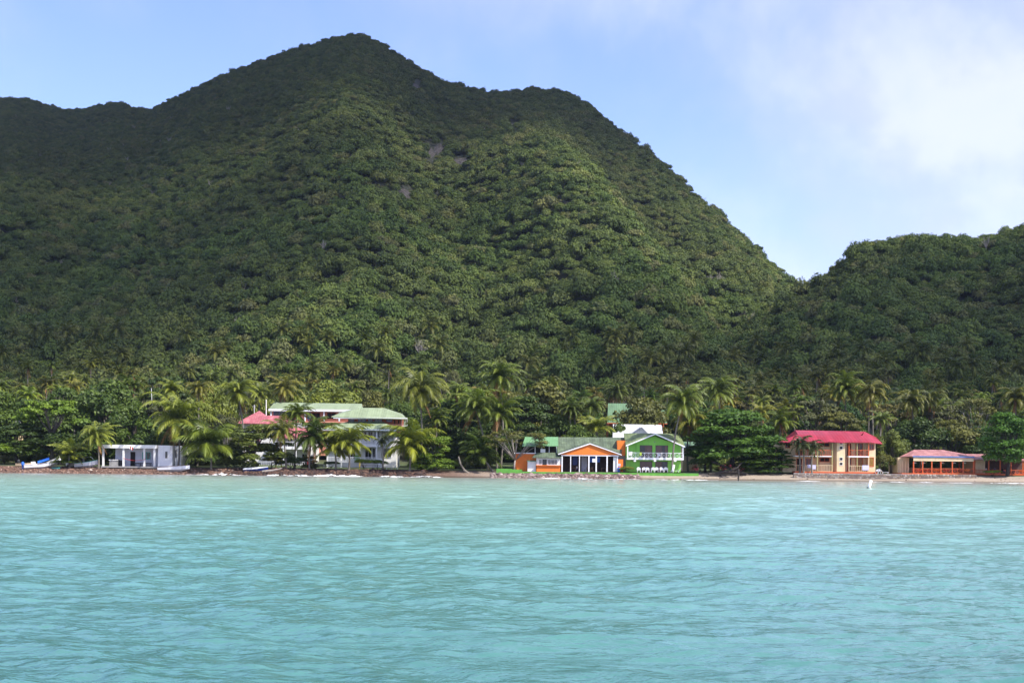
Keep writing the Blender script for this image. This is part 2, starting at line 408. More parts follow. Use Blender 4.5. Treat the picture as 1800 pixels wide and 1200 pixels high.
tag(npmesh('ground', np.stack([XX, YY, ZZ], -1).reshape(-1, 3), quads, terrain_mat(), smooth=True), kind='structure')

# ------------------------------------------------------------------ water
def water_mat():
    m, t, b, o = mat('sea_water')
    g = t.add('ShaderNodeNewGeometry').outputs['Position']; sp = t.add('ShaderNodeSeparateXYZ'); t.link(g, sp.inputs[0])
    x, y, z = sp.outputs
    st = t.add('ShaderNodeVectorMath', operation='MULTIPLY'); t.link(g, st.inputs[0]); st.inputs[1].default_value = (0.35, 1, 1)
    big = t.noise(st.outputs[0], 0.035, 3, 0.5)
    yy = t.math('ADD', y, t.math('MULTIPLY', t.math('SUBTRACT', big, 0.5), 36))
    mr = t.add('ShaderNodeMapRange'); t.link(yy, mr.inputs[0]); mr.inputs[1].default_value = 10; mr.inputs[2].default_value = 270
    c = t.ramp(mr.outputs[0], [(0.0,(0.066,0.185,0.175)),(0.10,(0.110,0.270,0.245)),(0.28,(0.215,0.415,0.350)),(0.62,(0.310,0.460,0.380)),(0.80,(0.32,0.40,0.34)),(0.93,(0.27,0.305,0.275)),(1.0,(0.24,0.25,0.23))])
    t.link(c, b.inputs['Base Color']); b.inputs['Roughness'].default_value = 0.15
    b.inputs['IOR'].default_value = 1.33
    s1 = t.add('ShaderNodeVectorMath', operation='MULTIPLY'); t.link(g, s1.inputs[0]); s1.inputs[1].default_value = (0.6, 1, 1)
    a = t.noise(s1.outputs[0], 1.1, 5, 0.62, 0.6)
    a2 = t.noise(s1.outputs[0], 0.33, 3, 0.55, 0.4)
    a3 = t.noise(s1.outputs[0], 5.0, 3, 0.6, 0.3)
    h = t.math('ADD', t.math('ADD', t.math('MULTIPLY', a, 0.26), t.math('MULTIPLY', a2, 0.13)), t.math('MULTIPLY', a3, 0.075))
    bp = t.add('ShaderNodeBump'); bp.inputs['Distance'].default_value = 1.0; bp.inputs['Strength'].default_value = 0.36
    t.link(h, bp.inputs['Height']); t.link(bp.outputs[0], b.inputs['Normal'])
    return m
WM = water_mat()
Yw = [3.0]
while Yw[-1] < 300: Yw.append(Yw[-1]+max(0.045, Yw[-1]*0.0042))
Yw = np.array(Yw); uw = np.concatenate([np.linspace(-3.2, -0.66, 40), np.linspace(-0.62, 0.62, 620), np.linspace(0.66, 3.2, 40)])
YY, UU = np.meshgrid(Yw, uw, indexing='ij'); XX = UU*(YY+12)
rng = np.random.default_rng(7)
Z = np.zeros_like(XX)
sp_ = np.maximum(0.045, YY*0.0042)
for i in range(46):
    lam = 0.55*(1.085**i)*rng.uniform(0.9, 1.1)
    ang = rng.normal(0.2, 0.7)                       # travelling toward the shore, a little to the right
    kx, ky = math.sin(ang)*6.283/lam, math.cos(ang)*6.283/lam
    amp = 0.0044*lam**0.48
    ph = rng.uniform(0, 6.28)
    wgt = np.clip(lam/(sp_*3.5)-0.6, 0, 1)
    gq = 0.45+1.1*vnoise(XX/(lam*5)+i*7, YY/(lam*5)+3*i, 50+i)
    wx = XX+lam*1.5*(vnoise(XX/(2.6*lam)+i, YY/(2.6*lam), 90+i)-0.5)*2; wy = YY+lam*1.1*(vnoise(XX/(3.1*lam)+2*i, YY/(2.2*lam)+5, 140+i)-0.5)*2
    s_ = np.sin(kx*wx+ky*wy+ph)
    Z += amp*wgt*gq*(1-2*np.abs(s_)**0.8 if i % 3 else s_)
fade = np.clip((shore(XX)+1-YY)/25, 0.12, 1)
Z = np.clip(Z*fade, -0.25, 0.3)
nr, nc = YY.shape; idx = np.arange(nr*nc).reshape(nr, nc)
quads = np.stack([idx[:-1,:-1], idx[:-1,1:], idx[1:,1:], idx[1:,:-1]], -1).reshape(-1, 4)
# the open sea around the waved part
k = nr*nc; big = [(-9000,-6000,-0.3),(9000,-6000,-0.3),(9000,320,-0.3),(-9000,320,-0.3)]
V = np.concatenate([np.stack([XX, YY, Z], -1).reshape(-1, 3), np.array(big)])
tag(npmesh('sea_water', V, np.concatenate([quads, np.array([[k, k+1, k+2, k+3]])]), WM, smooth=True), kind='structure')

# ------------------------------------------------------------------ vegetation builders
def leaves(centres, radii, n, size, seed, flat=0.75, lower=-0.35, inner=0.2):
    """rhombic leaf clumps scattered over a set of lobes; returns verts, quads, tint"""
    rg = np.random.default_rng(seed)
    centres = np.asarray(centres, float); radii = np.asarray(radii, float)
    wts = radii[:,0]*radii[:,1]; wts = wts/wts.sum()
    li = rg.choice(len(centres), n, p=wts)
    d = rg.normal(size=(n, 3)); d /= np.linalg.norm(d, axis=1)[:,None]
    lowm = d[:,2] < lower; d[lowm,2] *= -0.6; d /= np.linalg.norm(d, axis=1)[:,None]
    rr = np.where(rg.random(n) < inner, rg.uniform(0.4, 0.9, n), rg.uniform(0.88, 1.1, n))
    bump = 1+0.16*np.sin(d[:,0]*5+li*2.1)*np.sin(d[:,1]*5+li)+0.1*np.sin(d[:,2]*9+li*3)
    p = centres[li]+d*radii[li]*(rr*bump)[:,None]
    nrm = d*flat+rg.normal(size=(n, 3))*(1-flat)+np.array([0,0,0.25]); nrm /= np.linalg.norm(nrm, axis=1)[:,None]
    a = np.cross(nrm, rg.normal(size=(n, 3))); a /= np.linalg.norm(a, axis=1)[:,None]
    b = np.cross(nrm, a)
    s = size*rg.uniform(0.6, 1.35, n)
    a *= s[:,None]; b *= (s*rg.uniform(0.45, 0.8, n))[:,None]
    v = np.stack([p-a, p+b, p+a, p-b], 1).reshape(-1, 3)
    tl = rg.random(len(centres))
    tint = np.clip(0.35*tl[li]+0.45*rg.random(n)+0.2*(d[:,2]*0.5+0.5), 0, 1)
    return v, np.arange(4*n).reshape(-1, 4), np.repeat(tint, 4)
def lobes(kind, rg, Rr, H):
    """lobe centres and radii of a crown Rr wide whose top is H above the ground"""
    cs, rs = [], []
    if kind == 'round':
        for i in range(17):
            a = rg.uniform(0, 6.28); q = math.sqrt(rg.uniform(0, 1))*0.72
            zt = 0.93-0.50*q*q-rg.uniform(0, 0.18)
            r = Rr*rg.uniform(0.24, 0.40); cs.append((math.cos(a)*q*Rr, math.sin(a)*q*Rr, H*zt-r*0.6)); rs.append((r, r, r*rg.uniform(0.6, 0.85)))
        for i in range(11):
            a = rg.uniform(0, 6.28); r = Rr*rg.uniform(0.2, 0.34)
            cs.append((math.cos(a)*Rr*0.7, math.sin(a)*Rr*0.7, H*rg.uniform(0.22, 0.5))); rs.append((r, r, r*0.8))
    elif kind == 'layered':
        for k, (zf, rf) in enumerate([(0.96,0.40),(0.86,0.62),(0.74,0.85),(0.60,1.0),(0.46,0.95),(0.32,0.8)]):
            m = int(4+rf*8)
            for i in range(m):
                a = 6.28*i/m+rg.uniform(-0.3, 0.3); q = rf*rg.uniform(0.35, 0.82)
                r = Rr*rg.uniform(0.2, 0.32)
                cs.append((math.cos(a)*q*Rr, math.sin(a)*q*Rr, H*(zf+rg.uniform(-0.07, 0.06))-q*0.09*H)); rs.append((r*rg.uniform(.7,1.1), r, H*rg.uniform(0.05, 0.09)))
    elif kind == 'flat':
        for i in range(24):
            a = rg.uniform(0, 6.28); q = math.sqrt(rg.uniform(0.02, 1))*0.85; r = Rr*rg.uniform(0.16, 0.28)
            cs.append((math.cos(a)*q*Rr, math.sin(a)*q*Rr, H*(0.94-0.22*q*q-rg.uniform(0, 0.22)))); rs.append((r, r, r*0.42))
    elif kind == 'sparse':
        for i in range(22):
            a = rg.uniform(0, 6.28); q = math.sqrt(rg.uniform(0.05, 1))*0.85; r = Rr*rg.uniform(0.13, 0.22)
            cs.append((math.cos(a)*q*Rr, math.sin(a)*q*Rr, H*(0.92-0.35*q*q-rg.uniform(0, 0.25)))); rs.append((r, r, r*0.6))
    elif kind == 'dense':
        for i in range(46):
            a = rg.uniform(0, 6.28); q = math.sqrt(rg.uniform(0, 1)); zt = rg.uniform(0.06, 0.9); q *= 0.78*math.sqrt(max(0.05, 1-(max(0, zt-0.3)/0.75)**2)); r = Rr*rg.uniform(0.17, 0.30)
            cs.append((math.cos(a)*q*Rr, math.sin(a)*q*Rr, H*zt)); rs.append((r, r, r*rg.uniform(0.5, 0.8)))
    else:   # bush
        for i in range(12):
            a = rg.uniform(0, 6.28); q = math.sqrt(rg.uniform(0, 1))*0.65; r = Rr*rg.uniform(0.3, 0.45)
            cs.append((math.cos(a)*q*Rr, math.sin(a)*q*Rr, max(r*0.5, H*(0.9-0.5*q*q)-r*0.7))); rs.append((r, r, r*0.8))
    return cs, rs
tree_protos = {}
def tree_proto(kind, v):
    """tree 12 m wide and 12 m tall, trunk and crown meshes shared by all its copies"""
    key = (kind, v)
    if key in tree_protos: return tree_protos[key]
    rg = np.random.default_rng(100+v*17+len(kind)*5); Rr, H = 6.0, 12.0
    cs, rs = lobes(kind, rg, Rr, H)
    n, sz = {'round': (8500, 0.27), 'layered': (9000, 0.26), 'flat': (6500, 0.26), 'sparse': (2600, 0.22), 'bush': (4200, 0.30), 'dense': (10500, 0.24)}[kind]
    cv, cf, ct = leaves(cs, rs, n, sz, 900+v, flat=0.62, lower=-0.2 if kind in ('layered', 'flat') else -0.4)
    lean = rg.uniform(-0.8, 0.8)
    mb = MB()
    fork = Vector((lean*0.6, rg.uniform(-.3, .3), H*(0.22 if kind != 'flat' else 0.42)))
    if kind == 'bush': fork.z = 0.8
    tr = {'bush': 0.16, 'sparse': 0.17}.get(kind, 0.34)
    mb.tube([(0,0,-0.6),(lean*0.2,0,fork.z*0.5),fork], [tr*1.35, tr, tr*0.85], 8)
    order = sorted(range(len(cs)), key=lambda i: -cs[i][2])[:(18 if kind == 'sparse' else 13)]
    for i in order:
        e = Vector(cs[i]); m_ = fork.lerp(e, 0.5)+Vector((0,0,-0.08*(e-fork).length*(1 if kind in('layered','flat') else -0.3)))
        mb.tube([fork, m_, e], [tr*0.5, tr*0.28, tr*0.10], 5)
        if kind == 'sparse' or kind == 'flat':
            for k in range(4):
                d = Vector((rg.normal(), rg.normal(), abs(rg.normal())*0.6)).normalized()*rs[i][0]*1.25
                mb.tube([e.lerp(m_, 0.3), e+d], [tr*0.14, tr*0.04], 4, caps=False)
    bark = M['pale_branch'] if kind == 'sparse' else (M['dark_bark'] if kind in ('layered', 'bush') else M['bark'])
    trunk = mb.build('trunk', bark, smooth=True); C.objects.unlink(trunk)
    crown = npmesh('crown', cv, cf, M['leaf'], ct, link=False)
    tree_protos[key] = (trunk, crown); return tree_protos[key]
def add_tree(kind, v, px, ptop, wpx, Y, col, label, name='broadleaf_tree', cat='tree', group=None, base=None, rz=None, depth=1.0):
    p = PX(px, ptop, Y); g = gz(p.x, Y) if base is None else PX(px, base, Y).z
    wd = wpx/F*Y; H = max(0.6, p.z-g)
    o = thing(name, label, cat, (p.x, Y, g), (v*1.3 if rz is None else rz), group)
    o.scale = (wd/12, wd/12*depth, H/12)
    for src in tree_proto(kind, v):
        c = src.copy(); C.objects.link(c); c.parent = o
        c.color = (*col, 1)
    return o

def frond(out, base, az, el, L, droop, rg, n=28, leaf=0.75, wind=0.0, yellow=0.0, wid=0.085):
    """one pinnate frond: arching midrib with hanging leaflets"""
    V_, F_, T_ = out
    p = np.array(base, float); pts = [p.copy()]; dirs = []
    a = az; e = el; st = L/n
    for i in range(n):
        s = i/n
        e2 = e-droop*(s**1.4)
        d = np.array([math.cos(a)*math.cos(e2), math.sin(a)*math.cos(e2), math.sin(e2)])
        d[0] += wind*s; d /= np.linalg.norm(d)
        p = p+d*st; pts.append(p.copy()); dirs.append(d)
    for i in range(n):                                       # midrib
        d = dirs[i]; sd = np.cross(d, [0,0,1]); sd /= (np.linalg.norm(sd)+1e-6)
        wv = 0.05*(1-i/n)+0.015; k = len(V_)
        V_ += [pts[i]-sd*wv, pts[i]+sd*wv, pts[i+1]+sd*wv*0.8, pts[i+1]-sd*wv*0.8]; F_.append((k, k+1, k+2, k+3)); T_ += [0.9]*4
    for i in range(1, n+1):
        s = i/n; d = dirs[min(i, n-1)]
        sd = np.cross(d, [0,0,1]); sd /= (np.linalg.norm(sd)+1e-6)
        up = np.cross(sd, d)
        ll = leaf*(0.35+1.0*math.sin(min(1, 0.12+s*0.95)*math.pi)**0.7)*rg.uniform(0.8, 1.15)
        for sg in (-1, 1):
            fold = rg.uniform(0.1, 0.45)
            dd = sd*sg*(0.85-0.35*s)+d*(0.55+0.6*s)-np.array([0,0,1])*fold+up*0.12
            dd /= np.linalg.norm(dd)
            b0 = pts[i]; mid = b0+dd*ll*0.55; dd2 = dd-np.array([0,0,0.75]); dd2 /= np.linalg.norm(dd2)
            tip = mid+dd2*ll*0.5; wv = d*wid
            k = len(V_); V_ += [b0-wv, b0+wv*0.6, mid+wv*0.8, mid-wv*0.8, tip+wv*0.15, tip-wv*0.15]
            F_ += [(k, k+1, k+2, k+3), (k+3, k+2, k+4, k+5)]
            tv = min(1, max(0, 0.25+0.4*s+yellow+rg.uniform(-0.15, 0.15))); T_ += [tv]*6
palm_protos = {}
def palm_crown(v, droop=1.0, nf=24, L=4.6, wind=0.12, dead=3, young=False):
    key = (v, droop, nf, young)
    if key in palm_protos: return palm_protos[key]
    rg = np.random.default_rng(300+v); out = ([], [], []); dd = ([], [], [])
    for i in range(nf):
        t = i/(nf-1)                                         # 0: spear in the middle, 1: oldest and lowest
        az = i*2.39996+rg.uniform(-0.2, 0.2)
        el = R(82-t*(104 if not young else 88))+rg.uniform(-0.22, 0.22)
        if rg.random() < 0.10: continue
        frond(out, (0,0,0), az, el, L*(0.72+0.35*math.sin(math.pi*min(1, t+0.25)))*rg.uniform(0.75, 1.15), rg.uniform(0.75, 1.25)*droop*(0.75+0.95*(1-t)*0.9+0.3*t), rg, 29,
              0.78 if not young else 1.0, wind, 0.32*t*t-0.12)
    for i in range(dead):
        frond(dd, (0,0,-0.15), rg.uniform(0, 6.28), R(-50-rg.uniform(0, 30)), L*0.75, 0.4, rg, 14, 0.5, wind, 0)
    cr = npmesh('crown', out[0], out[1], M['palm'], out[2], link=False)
    dm = npmesh('dead_frond', dd[0], dd[1], M['dead'], dd[2], link=False) if dead else None
    mb = MB()
    for i in range(9):
        a = i*2.4; mb.tube([(math.cos(a)*0.28, math.sin(a)*0.28, -0.15), (math.cos(a)*0.3, math.sin(a)*0.3, -0.3), (math.cos(a)*0.28, math.sin(a)*0.28, -0.45)], [0.06, 0.13, 0.05], 6)
    nuts = mb.build('coconut_cluster', M['dead'], smooth=True); C.objects.unlink(nuts)
    palm_protos[key] = (cr, dm, nuts); return palm_protos[key]
PALMCOL = [(0.112,0.142,0.036), (0.092,0.125,0.033), (0.135,0.155,0.038), (0.078,0.110,0.033)]
trunk_protos = {}
def palm_trunk_mesh(v, h, bend, thick=0.15):
    key = (v, round(h, 1), bend)
    if key not in trunk_protos:
        k = 9; pts = []; rad = []
        for i in range(k+1):
            t = i/k; pts.append((-bend*(1-t)**1.6 if True else 0, 0.1*math.sin(t*3+v), -h*(1-t)))
            rad.append(thick*(1.9-1.9*min(1, t*7)*0.45-0.25*t) if t < 0.99 else thick*0.8)
        trunk_protos[key] = MB().tube(pts, rad, 9).build('trunk', M['palm_bark'], smooth=True); C.objects.unlink(trunk_protos[key])
    return trunk_protos[key]
def add_palm(v, px, py, rpx, Y, label, base=None, bend=None, col=None, droop=1.0, young=False, name='coconut_palm', group=None, nf=24, rz=0, dead=3, nuts=True, wind=0.12):
    """palm whose crown heart stands at photo pixel (px, py); base = (px, py) of its foot"""
    p = PX(px, py, Y)
    if base is not None: bx = PX(base[0], base[1], Y).x
    else: bx = p.x-(bend if bend is not None else 0.0)
    g = gz(bx, Y)
    o = thing(name, label, 'palm', (bx, Y, g), 0, group)
    s = rpx/F*Y/(3.35 if not young else 3.0)
    cr, dm, nt = palm_crown(v, droop, nf, young=young, dead=dead, wind=wind)
    hx, hz = p.x-bx, p.z-g
    for src in (cr, dm if dead else None, nt if nuts else None):
        if src is None: continue
        c = src.copy(); C.objects.link(c); c.parent = o
        c.location = (hx, 0, hz); c.scale = (s, s, s); c.rotation_euler = (0.16*math.sin(px*1.3), 0.20*math.sin(px*2.1)+0.05, rz)
        c.color = (*(col or PALMCOL[v % 4]), 1)
    if base is None:
        tr = palm_trunk_mesh(v % 3, 10.0, 0.0 if bend is None else round(bend, 1))
        t = tr.copy(); C.objects.link(t); t.parent = o; t.location = (hx, 0, hz); t.scale = (1, 1, (hz+0.3)/10.0)
    else:
        k = 10; pts = []; rad = []
        for i in range(k+1):
            q = i/k; pts.append((hx*(q**1.0)+0.035*hz*math.sin(q*math.pi)*(-1 if hx > 0 else 1), 0.05*math.sin(q*4), -0.3+(hz+0.3)*q))
            rad.append(0.30-0.12*min(1, q*6)-0.05*q)
        MB().tube([Vector(q)+o.location for q in pts], rad, 10).build('trunk', M['palm_bark'], o, smooth=True)
    return o

# ------------------------------------------------------------------ forest on the slopes: one mass, instanced crowns
def scatter(name, pts, rot, scl, ids, protos, label):
    col = bpy.data.collections.new(name+'_kinds')
    for i, o in enumerate(protos):
        o.name = '%s_kind_%02d' % (name, i)
        col.objects.link(o)
    me = bpy.data.meshes.new(name); me.vertices.add(len(pts)); me.vertices.foreach_set('co', np.asarray(pts, np.float32).ravel())
    for nm, arr in (('rot', rot), ('scl', scl)):
        a = me.attributes.new(nm, 'FLOAT_VECTOR', 'POINT'); a.data.foreach_set('vector', np.asarray(arr, np.float32).ravel())
    a = me.attributes.new('kid', 'INT', 'POINT'); a.data.foreach_set('value', np.asarray(ids, np.int32))
    o = bpy.data.objects.new(name, me); C.objects.link(o)
    ng = bpy.data.node_groups.new(name, 'GeometryNodeTree')
    ng.interface.new_socket('Geometry', in_out='INPUT', socket_type='NodeSocketGeometry')
    ng.interface.new_socket('Geometry', in_out='OUTPUT', socket_type='NodeSocketGeometry')
    t = NT(ng); gi = t.add('NodeGroupInput'); go = t.add('NodeGroupOutput')
    ip = t.add('GeometryNodeInstanceOnPoints'); ci = t.add('GeometryNodeCollectionInfo')
    ci.inputs['Collection'].default_value = col; ci.inputs['Separate Children'].default_value = True; ci.inputs['Reset Children'].default_value = True
    def attr(nm, ty):
        n = t.add('GeometryNodeInputNamedAttribute', data_type=ty); n.inputs['Name'].default_value = nm; return n.outputs[0]
    t.link(gi.outputs[0], ip.inputs['Points']); t.link(ci.outputs[0], ip.inputs['Instance'])
    ip.inputs['Pick Instance'].default_value = True
    t.link(attr('kid', 'INT'), ip.inputs['Instance Index'])
    t.link(attr('rot', 'FLOAT_VECTOR'), ip.inputs['Rotation']); t.link(attr('scl', 'FLOAT_VECTOR'), ip.inputs['Scale'])
    t.link(ip.outputs[0], go.inputs[0])
    md = o.modifiers.new('scatter', 'NODES'); md.node_group = ng
    return tag(o, label, None, None, 'stuff')
def forest_kind(i):
    rg = np.random.default_rng(500+i)
    cs, rs = [], []
    if i < 7:                                                # domed and lumpy crowns
        for k in range(rg.integers(6, 11)):
            a = rg.uniform(0, 6.28); q = rg.uniform(0.1, 0.68); r = rg.uniform(0.34, 0.52)
            cs.append((math.cos(a)*q, math.sin(a)*q, 0.85-0.5*q-rg.uniform(0, 0.2))); rs.append((r, r, r*rg.uniform(0.6, 0.85)))
        n, sz = 1500, 0.070
    elif i < 9:                                              # wide flat-topped
        for k in range(10):
            a = rg.uniform(0, 6.28); q = rg.uniform(0.1, 0.8); r = rg.uniform(0.25, 0.4)
            cs.append((math.cos(a)*q, math.sin(a)*q, 0.9-0.25*q-rg.uniform(0, 0.3))); rs.append((r, r, r*0.4))
        n, sz = 1200, 0.068
    else:                                                    # thin ragged crown
        for k in range(9):
            a = rg.uniform(0, 6.28); q = rg.uniform(0.1, 0.7); r = rg.uniform(0.2, 0.34)
            cs.append((math.cos(a)*q, math.sin(a)*q, 1.0-0.5*q-rg.uniform(0, 0.3))); rs.append((r, r, r*0.8))
        n, sz = 620, 0.065
    v, f, t = leaves(cs, rs, n, sz, 700+i, flat=0.72, lower=-0.25, inner=0.12)
    return npmesh('forest_crown', v, f, M['forest'], t, link=False)
def mini_palm(i):
    rg = np.random.default_rng(800+i); out = ([], [], [])
    for k in range(17):
        t = k/16; frond(out, (0,0,1.9), k*2.4+rg.uniform(-.2,.2), R(75-t*95), 1.0*rg.uniform(.85,1.1), 1.3, rg, 9, 0.26, 0.05, 0.25*t, 0.045)
    mb = MB().tube([(0,0,-1.5),(0.03,0,1.9)], [0.05,0.035], 5)
    k = len(out[0]); V_ = list(out[0])+[np.array(q) for q in mb.v]
    F_ = list(out[1])+[tuple(j+k for j in f) for f in mb.f if len(f) == 4]; T_ = list(out[2])+[0.8]*len(mb.v)
    o = npmesh('forest_palm', np.array(V_), np.array(F_), M['palmstuff'], T_, link=False)
    return o
M['palmstuff'] = leafmat('far_palm_leaves', base=[(0.0,(0.045,0.07,0.022)),(1.0,(0.085,0.10,0.032))], use_color=False, rough=0.45, transl=0.2, lift=2.4, warm=(1.35,1.15,0.45))
rng = np.random.default_rng(42)
fk = [forest_kind(i) for i in range(11)]
ROCKS = [(727,150,20,20),(752,272,20,44),(772,262,16,36),(806,285,30,24),(712,340,26,26),(895,222,24,20),(1002,442,26,14),(1030,462,26,16),(620,275,18,18),(955,160,26,6)]
def scatter_forest():
    P_, S_, I_ = [], [], []
    Y = 400.0
    while Y < 1480:
        frac = min(1, max(0, (Y-430)/650))
        r0 = 3.8-1.5*frac
        step = r0*1.15
        x0, x1 = -0.47*Y, 0.47*Y
        xs = np.arange(x0, x1, step)+rng.uniform(-0.5, 0.5, len(np.arange(x0, x1, step)))*step
        ys = Y+rng.uniform(-0.5, 0.5, len(xs))*step
        P_.append(np.stack([xs, ys], 1)); S_.append(np.full(len(xs), r0)); Y += step*0.98
    P_ = np.concatenate(P_); S_ = np.concatenate(S_)
    x, y = P_[:,0], P_[:,1]; z = height(x, y)
    keep = z > 8.5+0.0*y
    # nothing beyond the skyline but a thin fringe
    ang = (z-CH)/y
    zn = height(x*0.985, y*0.985-8); 
    front = np.zeros(len(x))
    for s in (0.96, 0.92, 0.87, 0.82, 0.75):
        m = height(x*s, y*s); front = np.maximum(front, (m-CH)/(y*s))
    keep &= ang+14/y > front
    px = 900+x/y*F; vy = horizon(px)-ang*F
    for (rx, ry, rw, rh) in ROCKS:
        keep &= ~(((px-rx)/(rw*0.75))**2+((vy-ry-4)/(rh*0.8))**2 < 0.6)
    x, y, z, S, px = x[keep], y[keep], z[keep], S_[keep], px[keep]
    n = len(x)
    hillz = (px > 1150) & (y < 700)
    S = S*rng.lognormal(-0.06, 0.33, n)*(1+0.25*(vnoise(x/25, y/25, 5)-0.3))*np.where(hillz, 0.95, 1)
    big = (rng.random(n) < 0.06) & (y < 780); S = np.where(big, S*1.45, S)
    S = np.clip(S, 0.45*S_[keep], 1.75*S_[keep])
    scl = np.stack([S, S, S*rng.uniform(0.9, 1.45, n)*1.1], 1)
    kid = rng.integers(0, 11, n)
    kid = np.where(rng.random(n) < 0.45, rng.integers(0, 7, n), kid)
    rot = np.stack([rng.normal(0, 0.08, n), rng.normal(0, 0.08, n), rng.uniform(0, 6.28, n)], 1)
    pts = np.stack([x, y, z+S*0.05], 1)
    pal = (z < 40) & (rng.random(n) < np.where(y < 470, 0.13, 0.04)) & (y < 640)
    kid = np.where(pal, 11+rng.integers(0, 3, n), kid)
    scl[pal] = scl[pal]*0+4.2*rng.uniform(0.85, 1.15, pal.sum())[:,None]
    scl[pal,2] *= 1.15
    pass
    return pts, rot, scl, kid
def bare_kind():
    mb = MB(); r_ = random.Random(4); mb.tube([(0,0,-.5),(.03,0,.5)], [.05,.04], 5)
    for i in range(9):
        a = i*2.4; e = Vector((math.cos(a)*r_.uniform(.3,.75), math.sin(a)*r_.uniform(.3,.75), r_.uniform(.9,1.35))); m_ = Vector((e.x*.4, e.y*.4, .75))
        mb.tube([(.03,0,.45), m_, e], [.032,.022,.008], 4)
        for k in range(4): mb.tube([m_.lerp(e, .3+.15*k), m_.lerp(e, .3+.15*k)+Vector((r_.uniform(-.25,.25), r_.uniform(-.25,.25), r_.uniform(.05,.25)))], [.012,.005], 3)
    o = mb.build('bare_tree', M['pale_branch']); C.objects.unlink(o); return o
pts, rot, scl, kid = scatter_forest()
bare = (np.random.default_rng(3).random(len(kid)) < 0.006) & (kid < 11); kid = np.where(bare, 14, kid); scl[bare] *= 0.8
scatter('forest', pts, rot, scl, kid, fk+[mini_palm(i) for i in range(3)]+[bare_kind()], 'dense green tropical forest covering the mountain and the hill')
# undergrowth and thicket behind the shore houses
def scatter_under():
    n = 5200
    y = rng.uniform(284, 410, n); x = rng.uniform(-0.43, 0.43, n)*y
    # shoreline thickets where no building stands
    keep = np.ones(n, bool)
    px = 900+x/y*F
    for (a, b, lim) in ((165,325,292),(410,730,346),(860,1240,322),(1360,1560,296),(1575,1800,300)):
        keep &= ~((px > a) & (px < b) & (y < lim))
    x, y = x[keep], y[keep]; n = len(x)
    z = height(x, y); S = rng.uniform(1.2, 2.6, n)
    scl = np.stack([S, S, S*rng.uniform(0.9, 1.6, n)], 1)
    return np.stack([x, y, z-0.2], 1), np.stack([x*0, x*0, rng.uniform(0, 6.28, n)], 1), scl, rng.integers(0, 7, n)
pts, rot, scl, kid = scatter_under()
def under_kind(i):
    o = fk[i].copy(); return o
scatter('undergrowth', pts, rot, scl, kid, [under_kind(i) for i in range(7)], 'dark green undergrowth filling the ground behind the shore houses')

# rock faces showing through the forest
def rock_mat():
    m, t, b, o = mat('grey_rock')
    g = t.add('ShaderNodeNewGeometry').outputs['Position']
    st = t.add('ShaderNodeVectorMath', operation='MULTIPLY'); t.link(g, st.inputs[0]); st.inputs[1].default_value = (1.6, 1.6, 0.3)
    n = t.noise(st.outputs[0], 0.5, 6, 0.7)
    t.link(t.ramp(n, [(0.3,(0.03,0.027,0.022)),(0.5,(0.085,0.072,0.066)),(0.72,(0.17,0.145,0.14))]), b.inputs['Base Color']); b.inputs['Roughness'].default_value = 0.95
    bp = t.add('ShaderNodeBump'); bp.inputs['Distance'].default_value = 1.2; t.link(n, bp.inputs['Height']); t.link(bp.outputs[0], b.inputs['Normal'])
    return m
M['rock'] = rock_mat()
ROCKLAB = ['grey rock face highest below the right shoulder of the summit','tall narrow grey rock face in the middle of the mountain','streaked grey rock face beside the tall narrow one','sloping grey rock slab right of the tall rock faces','grey rock face lower down the middle gully','small grey rock patch under the second summit','grey rock patch in the sunlit lower slope','grey rock patch at the right lower edge of the sunlit slope','small grey rock patch on the upper left of the mountain','bare rock along the crest of the second summit']
for i, (px, py, wp, hp) in enumerate(ROCKS):
    q = onto(px, py+2, 600)
    if q is None: continue
    wd = wp/F*q.y*0.55; hh = hp/F*q.y*0.55
    n = 14; vs = []; 
    for a in range(n+1):
        for b_ in range(n+1):
            u, v_ = a/n*2-1, b_/n*2-1
            r2 = min(1, u*u+v_*v_)
            d = 2.5*(1-r2)+2.2*(float(fbm(u*3+i, v_*3, 60+i, 3))-0.5)*(1-r2*0.5)
            x_ = q.x+u*wd*(1+0.25*float(vnoise(v_*3, i, 5))); z_ = q.z+v_*hh
            yy = q.y
            for _ in range(3): yy += (z_-gz(x_, yy))/0.75
            yy = min(max(yy, q.y-40), q.y+40)
            vs.append((x_, yy-d+1.5, z_+0.5))
    fs = [(a*(n+1)+b_, (a+1)*(n+1)+b_, (a+1)*(n+1)+b_+1, a*(n+1)+b_+1) for a in range(n) for b_ in range(n)
          if ((a+.5)/n*2-1)**2+((b_+.5)/n*2-1)**2 < 1.0-0.25*random.Random(a*31+b_+i).random()]
    o = thing('rock_face', ROCKLAB[i], 'rock', tuple(q))
    MB().add(vs, fs).build('stone', M['rock'], o)

